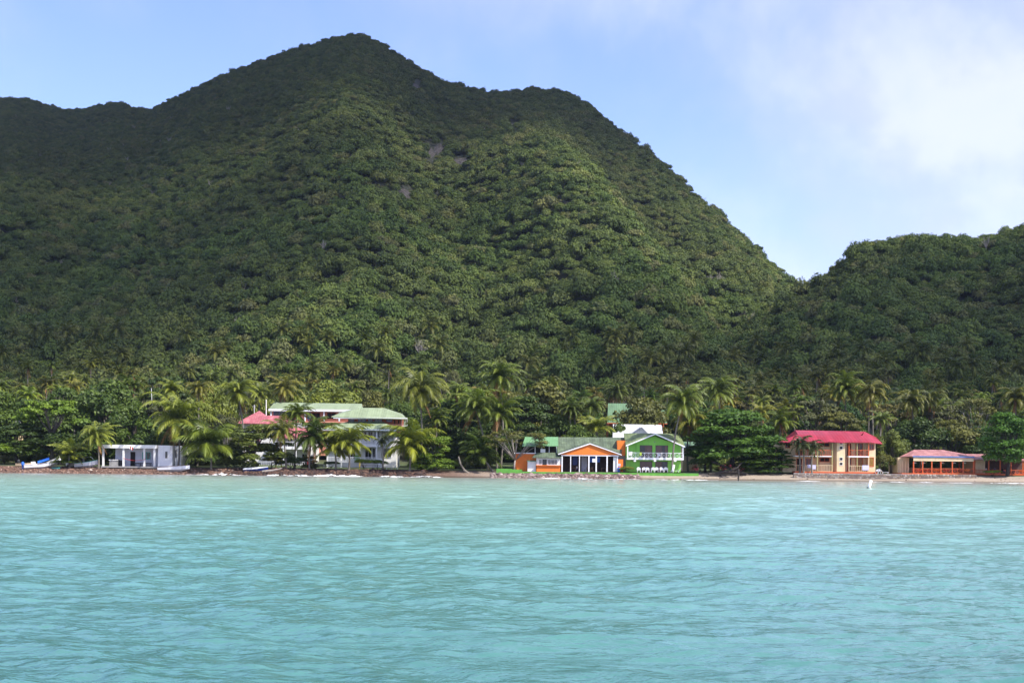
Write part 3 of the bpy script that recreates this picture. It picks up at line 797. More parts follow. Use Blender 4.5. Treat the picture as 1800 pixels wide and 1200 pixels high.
# ------------------------------------------------------------------ buildings
class Bd:
    """a building at distance Y (its front plane), measured in photo pixels there and in metres of depth"""
    def __init__(s, name, label, cat, pxc, pyb, Y, group=None):
        s.Y = Y; p = PX(pxc, pyb, Y); s.root = thing(name, label, cat, tuple(p), 0, group)
    def pt(s, px, py, d=0.0):
        p = PX(px, py, s.Y); return Vector((p.x, s.Y+d, p.z))
    def box(s, mb, x0, y0, x1, y1, d0=0.0, d1=0.2, mi=0):
        my, mx = (y0+y1)/2, (x0+x1)/2
        return mb.box(s.pt(x0, my).x, s.pt(x1, my).x, s.Y+d0, s.Y+d1, s.pt(mx, y1).z, s.pt(mx, y0).z, mi)
    def part(s, name, mb, m, parent=None, label=None):
        o = mb.build(name, m, parent or s.root)
        if label: o['label'] = label
        return o
    def one(s, name, x0, y0, x1, y1, d0, d1, m, parent=None, label=None):
        return s.part(name, s.box(MB(), x0, y0, x1, y1, d0, d1), m, parent, label)
    def window(s, x0, y0, x1, y1, d=0.0, frame='white2', pane='glass', mull=1, name='window', fr=0.09, label=None):
        """frame standing 5 cm proud of the wall face at depth d, recessed pane as its sub-part"""
        a, b = s.pt(x0, (y0+y1)/2).x, s.pt(x1, (y0+y1)/2).x; z1, z0 = s.pt((x0+x1)/2, y0).z, s.pt((x0+x1)/2, y1).z
        Yf = s.Y+d; mb = MB(); fa = Yf-0.07
        mb.box(a, a+fr, fa, Yf+0.02, z0, z1); mb.box(b-fr, b, fa, Yf+0.02, z0, z1)
        mb.box(a+fr, b-fr, fa, Yf+0.02, z1-fr, z1); mb.box(a+fr, b-fr, fa, Yf+0.02, z0, z0+fr)
        for i in range(1, mull+1):
            c = a+(b-a)*i/(mull+1); mb.box(c-0.03, c+0.03, fa+0.01, Yf+0.01, z0+fr, z1-fr)
        f = s.part(name, mb, M[frame], None, label)
        s.part('pane', MB().box(a+0.01, b-0.01, Yf-0.03, Yf+0.015, z0+0.01, z1-0.01), M[pane], f)
        return f
    def rail(s, x0, yt, x1, yb, d=0.0, style='bars', m='white2', n=10, name='railing', back=None):
        a, b = s.pt(x0, (yt+yb)/2).x, s.pt(x1, (yt+yb)/2).x; z1, z0 = s.pt((x0+x1)/2, yt).z, s.pt((x0+x1)/2, yb).z
        Yf = s.Y+d; mb = MB(); mb.box(a, b, Yf-0.05, Yf+0.05, z1-0.09, z1); mb.box(a, b, Yf-0.04, Yf+0.04, z0, z0+0.08)
        for i in range(n+1):
            c = a+(b-a)*i/n
            c0, c1 = (c-0.035, c+0.035)
            mb.box(c0, c1, Yf-0.03, Yf+0.03, z0+0.08, z1-0.09)
            if style == 'cross' and i < n:
                c2 = a+(b-a)*(i+1)/n
                mb.bar((c+0.03, Yf-0.015, z0+0.08), (c2-0.03, Yf-0.015, z1-0.09), 0.06, 0.03); mb.bar((c+0.03, Yf+0.018, z1-0.09), (c2-0.03, Yf+0.018, z0+0.08), 0.06, 0.03)
        return s.part(name, mb, M[m])
    def post(s, px, y0, y1, d=0.0, w=0.2, m='white2', name='post'):
        p, q = s.pt(px, y0, d), s.pt(px, y1, d); x = (p.x+q.x)/2
        return s.part(name, MB().box(x-w/2, x+w/2, s.Y+d-w/2, s.Y+d+w/2, q.z, p.z), M[m])
    def roof(s, polys, m, th=0.12, name='roof', label=None):
        """polys: lists of (px, py, depth) seen from the sea at each corner (px, py measured as if at that depth)"""
        mb = MB()
        for poly in polys:
            mb.slab([PX(px, py, s.Y+d) for px, py, d in poly], th)
        return s.part(name, mb, M[m], None, label)
    def gable_trim(s, pts, wz, d0, d1, m='white2', name='bargeboard'):
        mb = MB()
        for a, b in zip(pts, pts[1:]):
            A, B = s.pt(*a), s.pt(*b)
            mb.prism([(A.x, s.Y+d0, A.z), (B.x, s.Y+d0, B.z), (B.x, s.Y+d0, B.z-wz), (A.x, s.Y+d0, A.z-wz)], (0, d1-d0, 0))
        return s.part(name, mb, M[m])

# --- white beach hut with a portico, far left
h = Bd('beach_hut', 'white flat roofed beach hut with an open portico of posts near the left boats', 'hut', 225, 820, 270)
h.one('floor_slab', 179, 819.3, 314, 822, -0.6, 9, M['concrete'])
h.one('wall', 195, 786, 273, 819.2, 3.0, 8.5, M['lavender'])
h.one('roof', 179.5, 781.5, 276, 787.5, -0.3, 9.0, M['white'])
w2 = MB(); h.box(w2, 276.8, 782.5, 302, 819.2, 0.4, 8); h.box(w2, 302.6, 784, 313.5, 818, 2.2, 8)
h.part('side_wing', w2, M['white2'], None, 'bright white windowed side wing')
for px in (181.5, 217, 253.5, 271.5): h.post(px, 787.6, 819.2, 0.1, 0.34, 'white')
h.window(222, 793.5, 230.5, 819, 3.0, 'black', 'dark', 0, name='door')
h.window(243, 794, 257.5, 807, 3.0, 'turq', 'glass', 1)
h.window(289.5, 793, 293.5, 805, 0.4, 'concrete', 'glass', 0); h.window(303.2, 790, 306, 804, 2.2, 'concrete', 'glass', 0); h.window(309.3, 790, 311.5, 804, 2.2, 'concrete', 'glass', 0)
p = MB(); h.box(p, 233, 813, 261, 814.5, 1.4, 2.4)
for q in (234.5, 242, 251, 259.5): h.box(p, q-.4, 814.5, q+.4, 819.2, 1.8, 2.0)
o = thing('bench', 'dark bench standing under the window of the white beach hut', 'bench', tuple(h.pt(247, 819.2, 1.9))); p.build('seat', M['black'], o)
o = thing('water_tank', 'grey concrete tank standing in the portico of the white beach hut', 'tank', tuple(h.pt(197, 819.2, 1.0)))
q = MB(); h.box(q, 190.5, 808.5, 205.5, 819.2, 0.6, 2.2); q.build('tank_wall', M['concrete'], o)
q = MB(); h.box(q, 190, 807.3, 206, 808.5, 0.5, 2.3); q.build('rim', M['white'], o)
o = thing('barrel', 'black barrel beside the grey tank of the beach hut', 'barrel', tuple(h.pt(208, 819.2, 1.5)))
c = h.pt(208, 819.2, 1.5); MB().tube([c, c+Vector((0,0,.4)), c+Vector((0,0,.8)), c+Vector((0,0,1.15))], [.27,.31,.31,.27], 12).build('drum', M['black'], o, smooth=True)
f = h.pt(228, 783, -0.35); o = thing('flag', 'small red and white flag hanging from the roof edge of the beach hut', 'flag', tuple(f))
mb = MB(); g_ = [(f.x+.12*i, f.y+.06*math.sin(i*1.7), f.z-.06*i) for i in range(7)]
for i in range(6):
    a, b = g_[i], g_[i+1]; mb.prism([a, b, (b[0], b[1], b[2]-.55), (a[0], a[1], a[2]-.55)], (0, .012, 0), 0 if i % 3 else 1)
mb.build('cloth', [M['red'], M['white2']], o)
a, b = h.pt(217, 805, -.1), h.pt(256, 806.5, -.1)
o = thing('rope', 'thin red rope strung between the posts of the beach hut', 'rope', tuple(a))
MB().tube([a.lerp(b, t/12)-Vector((0,0,.35*math.sin(t/12*math.pi))) for t in range(13)], .035, 5).build('strand', M['red'], o)

# --- pink roofed guest house behind the sea grape tree
g = Bd('pink_roofed_guesthouse', 'white guest house with pink hipped metal roofs half hidden behind leafy trees', 'guest house', 470, 821, 300)
g.one('wall', 424, 742, 545, 821, 2, 14, M['white'])
g.roof([[(415,743,0.6),(456,721.5,6),(489,744.5,0.6)], [(415,743,0.6),(456,721.5,6),(436,736,14)], [(489,744.5,0.6),(456,721.5,6),(476,737,14)]], 'pinkroof')
g.roof([[(463,743.5,0.8),(470,730,5),(506,730.5,5),(514,744.5,0.8)], [(470,730,5),(506,730.5,5),(506,735,12),(470,735,12)]], 'pinkroof')
g.roof([[(478,769,-1.5),(494,752,2),(541,751,2),(548,769.5,-1.5)]], 'pinkroof', label='lower pink veranda roof')
g.one('balcony_floor', 480, 785.5, 546, 789.5, -1.3, 2, M['white2'])
g.rail(480, 776, 546, 785.4, -1.2, 'bars', 'white2', 22)
for px in (481, 500, 522, 545): g.post(px, 769.8, 821, -1.2, 0.22)
for (a, b) in ((486,494),(503,511),(526,534)): g.window(a, 771, b, 785, 2.0, 'white2', 'glass', 1)
for (a, b) in ((430,438),(446,454)): g.window(a, 770, b, 784, 2.0, 'pinkroof', 'glass', 1)
for (a, b) in ((486,496),(506,516),(528,538)): g.window(a, 797, b, 820, 2.0, 'white2', 'dark', 1, name='door')
g.rail(440, 811, 546, 820.5, -1.6, 'bars', 'white2', 34)

# --- long salmon hotel behind
s_ = Bd('salmon_hotel', 'long salmon walled hotel wing under a pale green gabled roof', 'hotel', 545, 800, 322)
s_.one('wall', 475, 721.5, 640, 800, 1.8, 12, M['salmon'])
s_.roof([[(472.5,719,-0.4),(482,706.8,6),(635.5,709.3,6),(640,721,-0.4)], [(482,706.8,6),(635.5,709.3,6),(640,713,12.5),(473,712,12.5)]], 'greenroof')
s_.one('fascia', 472.5, 719.2, 640, 723, -0.5, -0.35, M['white2'])
s_.one('floor_slab', 475, 740.2, 640, 742.2, -0.2, 1.75, M['salmon'])
for px in (476.5, 536.6, 569.5, 596.5): s_.post(px, 723.2, 740, 0.0, 0.3, 'white2', 'column')
s_.window(479, 722.8, 517, 739.5, 1.7, 'blue', 'glass', 3)
s_.window(523, 723, 531.5, 727, 1.7, 'white2', 'dark', 0)
s_.one('door', 538.5, 724, 545, 740, 1.6, 1.78, M['skyblue'])
for (a, b) in ((546,561),(573,589),(600,612)): s_.window(a, 724.5, b, 736, 1.7, 'brickred', 'dark', 1)
for (a, b) in ((538,569),(571,596),(598,615)): s_.rail(a, 736.6, b, 740, 0.0, 'bars', 'brickred', 10)
s_.window(522.5, 746, 528.5, 750.5, 1.75, 'white2', 'dark', 0)
s_.window(488, 748, 496, 756, 1.75, 'white2', 'dark', 0)
s_.one('buttress', 517.5, 723.2, 533.5, 800, 0.6, 1.79, M['salmon'])

# --- white hotel with two tiers of green roof
v = Bd('white_hotel', 'white hotel with two stacked pale green hipped roofs and a balcony', 'hotel', 640, 821, 288)
v.one('upper_wall', 607, 733, 701, 760, 4.6, 13, M['brickred'])
v.roof([[(582,732,2.6),(632,716.3,8),(676,716.8,8),(716,736,2.6)], [(676,716.8,8),(716,736,2.6),(707,727,14)], [(582,732,2.6),(632,716.3,8),(600,724,14)], [(632,716.3,8),(676,716.8,8),(707,727,14),(600,724,14)]], 'greenroof', label='upper pale green hipped roof')
v.one('fascia', 583, 732.6, 714.5, 735, 2.65, 2.8, M['white2'])
for (a, b) in ((608,618),(625,639),(643,651),(654.5,668),(676,686)): v.window(a, 735.3, b, 740, 4.5, 'navy', 'glass', 1)
for (a, b) in ((688.5,692.5),(695.5,699.5)): v.window(a, 735.8, b, 744, 4.5, 'brickred', 'dark', 0)
v.one('salmon_panel', 655, 744, 702, 758, 4.35, 4.58, M['salmon'])
v.rail(703, 735, 713, 748, 4.5, 'bars', 'white2', 4)
v.roof([[(561,753,-1.2),(617,739.3,5),(668,739,5),(706,757.5,-1.2)], [(668,739,5),(706,757.5,-1.2),(700,748,12)], [(561,753,-1.2),(617,739.3,5),(585,747,12)]], 'greenroof', label='lower pale green hipped roof')
v.one('fascia', 562, 754.2, 705, 756.8, -1.15, -1.0, M['white2'])
w3 = MB(); v.box(w3, 575, 757, 668.5, 821, 1.6, 12); v.box(w3, 668.6, 757, 694, 821, 3.2, 12)
v.part('wall', w3, M['white'])
v.one('balcony_floor', 575, 780.5, 668.5, 785, -0.5, 1.55, M['white2'])
v.rail(576, 770, 668, 780.3, -0.4, 'bars', 'white2', 34)
for px in (576, 600, 633.5, 662): v.post(px, 757, 780.3, -0.3, 0.24); v.post(px, 785.2, 821, -0.3, 0.28)
for (a, b) in ((584,594),(604,614),(633.5,643.5),(645.5,654)): v.window(a, 758, b, 771, 1.55, 'white2', 'browncurtain', 1)
v.window(656, 758, 660.5, 769, 1.55, 'white2', 'glass', 0); v.window(663, 758, 666.5, 769, 1.55, 'white2', 'glass', 0)
for (a, b) in ((671,677),(680,690)): v.window(a, 758, b, 772, 3.15, 'white2', 'glass', 2)
for (a, b) in ((590,600),(614,624),(640,652),(653,659.5)): v.window(a, 787, b, 806, 1.55, 'white2', 'dark', 1)
v.window(672, 786, 686, 804, 3.15, 'white2', 'glass', 1)
v.one('green_door', 622, 800, 631, 812, 1.4, 1.59, M['limewall'])
v.rail(577, 803, 664, 812, -0.9, 'bars', 'white2', 34)
st = MB()
for i in range(5): v.box(st, 663+i*1.3, 806+i*2.6, 673, 821.5, -1.4-i*0.35, -1.05-i*0.35)
v.part('steps', st, M['white2'])
# yellow fences on the lawn
def fence(px0, px1, ytop, ybot, Y, posts, m, label, rails=(0.15, 0.6)):
    q = PX((px0+px1)/2, ybot, Y); o = thing('low_fence', label, 'fence', tuple(q))
    zt, zb = PX((px0+px1)/2, ytop, Y).z, min(gz(q.x, Y), PX((px0+px1)/2, ybot, Y).z)-0.1
    for px in posts:
        x = PX(px, ytop, Y).x; MB().box(x-.08, x+.08, Y-.08, Y+.08, zb, zt).build('post', M[m], o)
    xa, xb = PX(px0, ytop, Y).x, PX(px1, ytop, Y).x
    for r in rails: MB().box(xa, xb, Y-.03, Y+.03, zt-r*1.0-.06, zt-r).build('rail', M['wood'], o)
fence(631, 673, 812, 823, 276, (632.5, 672), 'yellow', 'yellow posted low fence in front of the white hotel lawn')
fence(483, 497, 808, 822, 277, (485, 495), 'yellow', 'short yellow posted fence left of the leaning palm clump')
fence(535, 552, 810, 823, 277, (541, 551), 'red', 'short red posted fence below the pink roofed guest house')

# --- orange restaurant
r = Bd('orange_restaurant', 'orange seafront restaurant with a white trimmed gable, open front and green roofs', 'restaurant', 1035, 829, 270)
r.roof([[(918,783.5,1.5),(923,767.5,7),(981,767.5,7),(981.5,783,1.5)]], 'corrgreen', label='corrugated bright green roof on the left')
r.roof([[(980,797.5,-0.3),(980.6,768,7),(1098,768.5,7),(1091.5,799,0.2)], [(980.6,768,7),(1098,768.5,7),(1098,775,13),(980.6,775,13)]], 'greenroof2', label='mossy grey green main roof')
r.roof([[(979.5,797,0.3),(978.5,784.5,3),(989,784.5,3),(989,797,0.3)]], 'greenroof3', label='small teal roof piece')
lw = MB(); r.box(lw, 905, 796.5, 944, 829, 2.4, 7); r.box(lw, 944, 796.8, 985, 829, 2.6, 7)
r.part('wall', lw, M['orange'])
r.one('upper_gallery', 928, 783.6, 981, 796.3, 4.0, 7, M['dark'])  # solid near-black box standing in for the shade inside the opening
r.one('gallery_sill', 903, 795, 944, 796.8, 2.2, 2.5, M['white2'])
for px in (941, 953, 966, 979): r.post(px, 783.5, 796, 2.6, 0.12, 'white2')
r.one('air_conditioner', 950.5, 788.5, 959, 794.5, 2.2, 2.9, M['white2'])
r.roof([[(935.5,803.5,-0.6),(943,795,2.0),(987,795,2.0),(987,803.5,-0.6)]], 'greenroof2', label='lean-to roof over the kiosk window')
r.one('kiosk_wall', 943, 804.5, 985.5, 818, 0.0, 2.3, M['white'])
r.one('kiosk_panel', 943, 818, 985, 829, -0.08, 2.3, M['orange'], None, 'orange lower panel')
r.one('kiosk_sill', 942, 817, 986, 818.4, -0.35, -0.02, M['orange'])
r.window(953.5, 807, 961, 817, 0.0, 'black', 'glass', 0)
for (a, b) in ((947.5,952.5),(962.5,979.5)):
    f_ = r.window(a, 807, b, 817, 0.0, 'white2', 'glass', 1 if b-a < 8 else 6, fr=0.07, name='louvre_window')
r.one('shed', 927.5, 810.5, 942, 828.5, 0.4, 2.3, M['white'], None, 'small white shed'); r.one('shed_lid', 926.5, 808.8, 942.6, 810.5, 0.2, 2.35, M['greenroof3'])
r.gable_trim([(981,796.5),(1037,778),(1092.5,797.5)], 0.28, -0.6, -0.45)
pd = MB(); A, B, C_ = r.pt(984,799), r.pt(1037,780.3), r.pt(1089,799.5)
pd.prism([(A.x, r.Y-0.3, A.z), (B.x, r.Y-0.3, B.z), (C_.x, r.Y-0.3, C_.z)], (0, 0.3, 0)); r.part('pediment', pd, M['orange'])
r.roof([[(980.5,796.3,-0.6),(1037,777.5,-0.6),(1037,777.8,6),(1000,785,5.5)], [(1037,777.5,-0.6),(1093,797.5,-0.6),(1073,785,5.5),(1037,777.8,6)]], 'greenroof2', 0.1, label='roof over the orange gable')
r.one('beam', 986, 799.2, 1088, 801.2, -0.25, 0.0, M['white2'])
for px in (988, 1003, 1018.5, 1035, 1048, 1067, 1085): r.post(px, 801.2, 829, -0.12, 0.24 if px not in (1003,1018.5) else 0.16)
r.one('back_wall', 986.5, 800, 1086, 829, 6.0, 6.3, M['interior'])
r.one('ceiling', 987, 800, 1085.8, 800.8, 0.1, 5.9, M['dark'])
r.one('floor_slab', 900, 829, 1092, 832, -0.6, 6.5, M['floor'])
r.one('blue_panel', 1038.5, 801.6, 1056, 812, 2.5, 2.6, M['blue']); r.one('blue_wall', 1008, 801.6, 1016.5, 817, 3.6, 3.7, M['navy']); r.one('pale_partition', 1024, 802, 1034, 828.8, 4.2, 4.35, M['lavender'])
r.one('air_conditioner', 1041, 805.8, 1047.5, 812, -0.5, 0.0, M['white2'])
r.one('sliding_door', 1078, 803, 1083.5, 828.8, 0.0, 0.1, M['white'])
r.one('side_wall', 1086.5, 773.5, 1101, 800.5, 2.2, 7, M['orange'])
r.one('grey_side_wall', 1086.6, 800.7, 1101, 829, 2.3, 7, M['concrete'])
k = thing('ice_box', 'tall orange ice box with a pale blue label beside the restaurant posts', 'ice box', tuple(r.pt(1090.5, 829, 0.5)))
q = MB(); r.box(q, 1085.9, 807, 1095.5, 829, 0.4, 1.3); q.build('cabinet', M['orange'], k); q = MB(); r.box(q, 1086, 814.5, 1091, 819, 0.36, 0.4); q.build('front_label', M['lavender'], k)
k = thing('barrel', 'blue barrel at the foot of the orange ice box', 'barrel', tuple(r.pt(1087.5, 829, -0.5)))
c = r.pt(1087.5, 829, -0.5); MB().tube([c, c+Vector((0,0,.25)), c+Vector((0,0,.6)), c+Vector((0,0,.85))], [.24,.28,.28,.24], 12).build('drum', M['blue'], k, smooth=True)
# restaurant furniture
def table(px, py, Y, label, top='wood', cloth=None, w_=0.9):
    p = PX(px, py, Y); o = thing('dining_table', label, 'table', tuple(p))
    mb = MB(); mb.box(p.x-w_/2, p.x+w_/2, Y-.4, Y+.4, p.z+.70, p.z+.75); mb.build('tabletop', M[cloth or top], o)
    for a in (-1, 1):
        for b in (-1, 1): MB().box(p.x+a*(w_/2-.08)-.03, p.x+a*(w_/2-.08)+.03, Y+b*.33-.03, Y+b*.33+.03, p.z, p.z+.70).build('leg', M[top], o)
    if cloth: q = MB(); q.box(p.x-w_/2-.01, p.x+w_/2+.01, Y-.42, Y-.402, p.z+.42, p.z+.74); q.box(p.x-w_/2-.01, p.x+w_/2+.01, Y+.402, Y+.42, p.z+.42, p.z+.74); q.build('tablecloth_drop', M[cloth], o)
    return o
def chair_proto(m, plastic):
    o = thing('plastic_chair' if plastic else 'dining_chair', None, 'chair', (0,0,-50))
    z = -50
    if plastic:                                              # moulded armchair with a rounded back
        mb = MB(); n = 9
        for i in range(n):
            a0, a1 = math.pi*(i/n), math.pi*((i+1)/n); r0 = 0.29
            h0 = .52+.36*math.sin(a0)**0.7; h1 = .52+.36*math.sin(a1)**0.7
            p0 = (math.cos(a0)*r0, math.sin(a0)*r0*0.85); p1 = (math.cos(a1)*r0, math.sin(a1)*r0*0.85)
            mb.prism([(p0[0], p0[1], z+.42), (p1[0], p1[1], z+.42), (p1[0]*1.08, p1[1]*1.12, z+h1), (p0[0]*1.08, p0[1]*1.12, z+h0)], (0, .03, 0))
        mb.build('backrest', m, o); MB().prism([(-.27,-.24,z+.40),(.27,-.24,z+.40),(.28,.22,z+.38),(-.28,.22,z+.38)], (0,0,.045)).build('seat', m, o)
        for a in (-1, 1): MB().box(a*.29-.03, a*.29+.03, -.22, .1, z+.60, z+.64).build('armrest', m, o)
    else:
        MB().box(-.22,.22,-.22,.22,z+.42,z+.46).build('seat', m, o)
        MB().box(-.22,.22,.19,.23,z+.52,z+.92).build('backrest', m, o)
    for a in (-1, 1):
        for b in (-1, 1): MB().bar((a*.2, b*.18, z+.41), (a*.25, b*.23, z), .045).build('leg', m, o)
    return o
def place(proto, loc, rz, label, group=None, first=[]):
    if proto.name in first: o = copy_tree(proto)
    else: o = proto; first.append(proto.name)
    o.location = loc; o.rotation_euler = (0, 0, rz); o['label'] = label
    if group: o['group'] = group
    return o
WC = chair_proto(M['plastic'], True); DC = chair_proto(M['wood'], False)
for px, lab in ((1030,'wooden chair behind the middle posts of the orange restaurant'),(1041,'wooden chair under the air conditioner of the orange restaurant'),(1068,'wooden chair at the right end of the orange restaurant')):
    place(DC, tuple(r.pt(px, 829, 1.4)), px*0.7, lab, 'wooden chairs in the orange restaurant')
for px, lab in ((1008,'wooden table at the left end of the orange restaurant'),(1034.5,'wooden table between chairs in the orange restaurant'),(1061,'wooden table near the right posts of the orange restaurant')): table(px, 829, 271.8, lab)

# --- green house with the balcony
n_ = Bd('green_house', 'bright green two storey gabled house with a white crossed balcony rail', 'house', 1151, 829, 270)
wall = MB(); pts_ = [n_.pt(*q) for q in ((1101.3,829),(1198.5,829.8),(1198.5,783.5),(1152,766),(1101.3,782))]
wall.prism([(q.x, n_.Y+1.6, q.z) for q in pts_], (0, 8, 0)); n_.part('wall', wall, M['lime'])
n_.roof([[(1100,782,0.0),(1152,761.0,0.0),(1152,761.5,6),(1096,760.8,7.2)], [(1152,761.0,0.0),(1204.3,784,0.0),(1194,762,7.2),(1152,761.5,6)],
         [(1100,782,0.0),(1096,760.8,7.2),(1098,773,10)], [(1204.3,784,0.0),(1194,762,7.2),(1200,773,10)], [(1096,760.8,7.2),(1194,762,7.2),(1200,773,10),(1098,773,10)]], 'olive_roof')
n_.gable_trim([(1100,782.3),(1152,761.3),(1204.3,784.2)], 0.24, -0.12, 0.0)
n_.one('balcony_floor', 1102, 804.8, 1202, 807.8, 0.0, 1.58, M['white2'])
n_.rail(1102.5, 795.2, 1201.5, 804.6, 0.06, 'cross', 'white2', 13)
for px in (1103.3, 1200.7): n_.post(px, 783.3, 804.6, 0.1, 0.2)
for px in (1116, 1151.5, 1187): n_.one('bracket', px-1.9, 808, px+1.9, 811, -0.06, 1.5, M['white2'])
for (x0, y0, x1, y1, dk) in ((1126,782,1148,804.6,0),(1153.8,782.2,1175.8,804.8,1),(1126,810.2,1147.8,829,2),(1153.3,810.5,1175,829.2,1)):
    f_ = n_.window(x0, y0, x1, y1, 1.6, 'black', 'browncurtain', 1, name='sliding_door', fr=0.06)
    if dk == 0: n_.one('dark_pane', x0+.9, y0+.9, x0+8.6, y1-.9, 1.50, 1.56, M['glass'], f_)
    if dk == 1: n_.one('dark_pane', x0+12, y0+.9, x0+16.5 if y0 < 800 else x1-1.2, y1-.9, 1.50, 1.56, M['glass'], f_)
n_.one('air_conditioner', 1106, 793, 1112, 800, 0.9, 1.5, M['white2'])
n_.one('wall_lamp', 1151, 775.5, 1153.5, 777, 1.42, 1.58, M['concrete'])
n_.post(1119, 779, 795, 1.3, 0.07, 'limewall', 'drain_pipe')
o = thing('towel', 'yellow green towel hanging over the white balcony rail of the green house', 'towel', tuple(n_.pt(1126.3, 800, -0.06)))
q = MB(); n_.box(q, 1124.8, 795, 1128, 800.5, -0.03, 0.0); n_.box(q, 1124.8, 794.7, 1128, 795.1, -0.03, 0.14); q.build('cloth', M['limecloth'], o)
place(WC, tuple(n_.pt(1159.5, 804.9, 0.8)), R(10), 'white plastic chair up on the balcony of the green house', 'white plastic chairs at the green house')
wl = ['leftmost white plastic chair of the row at the foot of the green house','white plastic chair below the left ground floor door of the green house','third white plastic chair in the row before the green house','white plastic chair between the two ground floor doors of the green house','white plastic chair left of the right ground floor door','white plastic chair below the middle of the right ground floor door','rightmost white plastic chair of the row beside the white footed palm']
for px, lab, rz in zip((1122.8,1132,1138,1147,1154,1163,1170.5), wl, (0.1,-0.2,0.15,3.3,-0.1,0.2,2.9)):
    o = place(WC, tuple(n_.pt(px, 829.6, -0.2)), rz, lab, 'white plastic chairs at the green house'); o.scale = (1.25, 1.1, 1.08)
o = thing('lounge_chair', 'white reclining lounge chair right of the white footed palm', 'lounge chair', tuple(n_.pt(1190, 830, -0.3)))
a = n_.pt(1190, 829.8, -0.3)
MB().box(a.x-.9, a.x+.3, a.y-.3, a.y+.3, a.z+.28, a.z+.33).build('seat', M['plastic'], o); MB().prism([(a.x+.3,a.y-.3,a.z+.28),(a.x+.36,a.y-.3,a.z+.28),(a.x+.75,a.y-.3,a.z+.85),(a.x+.69,a.y-.3,a.z+.85)], (0,.6,0)).build('backrest', M['plastic'], o)
for dx in (-.8, .2): MB().box(a.x+dx-.03, a.x+dx+.03, a.y-.28, a.y+.28, a.z, a.z+.28).build('leg', M['plastic'], o)

# --- low green sea wall
def zrow(px, py, Y): return PX(px, py, Y).z
def lowwall(name, label, pieces, Y, th, m, cap=None):
    q = PX((pieces[0][0]+pieces[-1][2])/2, pieces[0][3], Y); o = thing(name, label, 'wall', (q.x, Y, gz(q.x, Y)))
    mb = MB()
    for (x0, y0, x1, y1) in pieces:
        A, B = PX(x0, y0, Y), PX(x1, y0+(x1-x0)*math.tan(ROLL), Y); mb.box(A.x, B.x, Y-th/2, Y+th/2, PX(x0, y1, Y).z-0.5, A.z)
    mb.build('masonry', M[m], o); return o
lowwall('sea_wall', 'low bright green sea wall stepping up left of the orange restaurant', [(872.5,823.2,900,833),(900.05,824.6,918,833)], 268.2, 0.3, 'limewall')
lowwall('sea_wall', 'long low green sea wall in front of the orange restaurant and green house', [(918.2,828.4,1228,833)], 268.2, 0.34, 'limewall')

# --- white roofed house and green roofed house behind
u = Bd('white_roofed_house', 'house with a broad white metal roof and small white gable behind the green house', 'house', 1120, 829, 292)
u.one('wall', 1080, 764, 1163, 829, 1.2, 9, M['white'])
u.roof([[(1077,770,-0.6),(1077.5,745.2,6),(1162.5,746.5,6),(1167,772,-0.6)], [(1077.5,745.2,6),(1162.5,746.5,6),(1165,752,12),(1077.5,751,12)]], 'whiteroof')
gm = MB(); a, b, c = u.pt(1112,765), u.pt(1128,750), u.pt(1143,765); gm.prism([(a.x,u.Y+.2,a.z),(b.x,u.Y+.2,b.z),(c.x,u.Y+.2,c.z)], (0,.4,0)); u.part('gable', gm, M['white'])
u.roof([[(1101,766,-0.5),(1128,746,-0.5),(1128,746.6,4.5)], [(1128,746,-0.5),(1150,765,-0.5),(1128,746.6,4.5)]], 'whiteroof', 0.1, label='small gable roof')
u.gable_trim([(1101,766),(1128,746.2),(1150,765.5)], 0.18, -0.62, -0.52)
e = Bd('green_roofed_house', 'tall dark red house with a steep green roof behind the white roofed house', 'house', 1118, 826, 310)
e.one('wall', 1071, 740, 1168, 826, 1.5, 10, M['brickred'])
e.roof([[(1067.3,742.8,0),(1069,708.5,6),(1165,709.5,6),(1173,744,0)], [(1069,708.5,6),(1165,709.5,6),(1170,725,12),(1068,725,12)]], 'greenroof3')
e.one('gutter', 1067.5, 743.3, 1173, 744.8, -0.1, 0.05, M['redtrim'])
e.roof([[(1098,742,-0.5),(1110,723,1.5),(1122,742,-0.5)]], 'greenroof3', label='small dormer roof')
for px in (1082, 1097): e.window(px-4, 747, px+4, 757, 1.5, 'white2', 'glass', 1)
# hut roof glimpsed between the palms right of the green house
t_ = Bd('teal_roofed_shed', 'small shed with a teal roof half hidden between the leaning palm and the dark tree', 'shed', 1213, 829, 284)
t_.one('wall', 1201, 785, 1228, 829, 0.5, 6, M['cream'])
t_.roof([[(1198,786,0),(1200,776,4),(1228,776,4),(1231,786,0)]], 'greenroof3')
b_ = Bd('white_roofed_cabin', 'cabin with a weathered white metal roof among the far left trees', 'cabin', 18, 815, 300)
b_.one('wall', 0, 742, 34, 815, 1, 8, M['cream']); b_.roof([[(-4,742,0),(2,727,4),(28,728,4),(37,743,0)]], 'whiteroof')

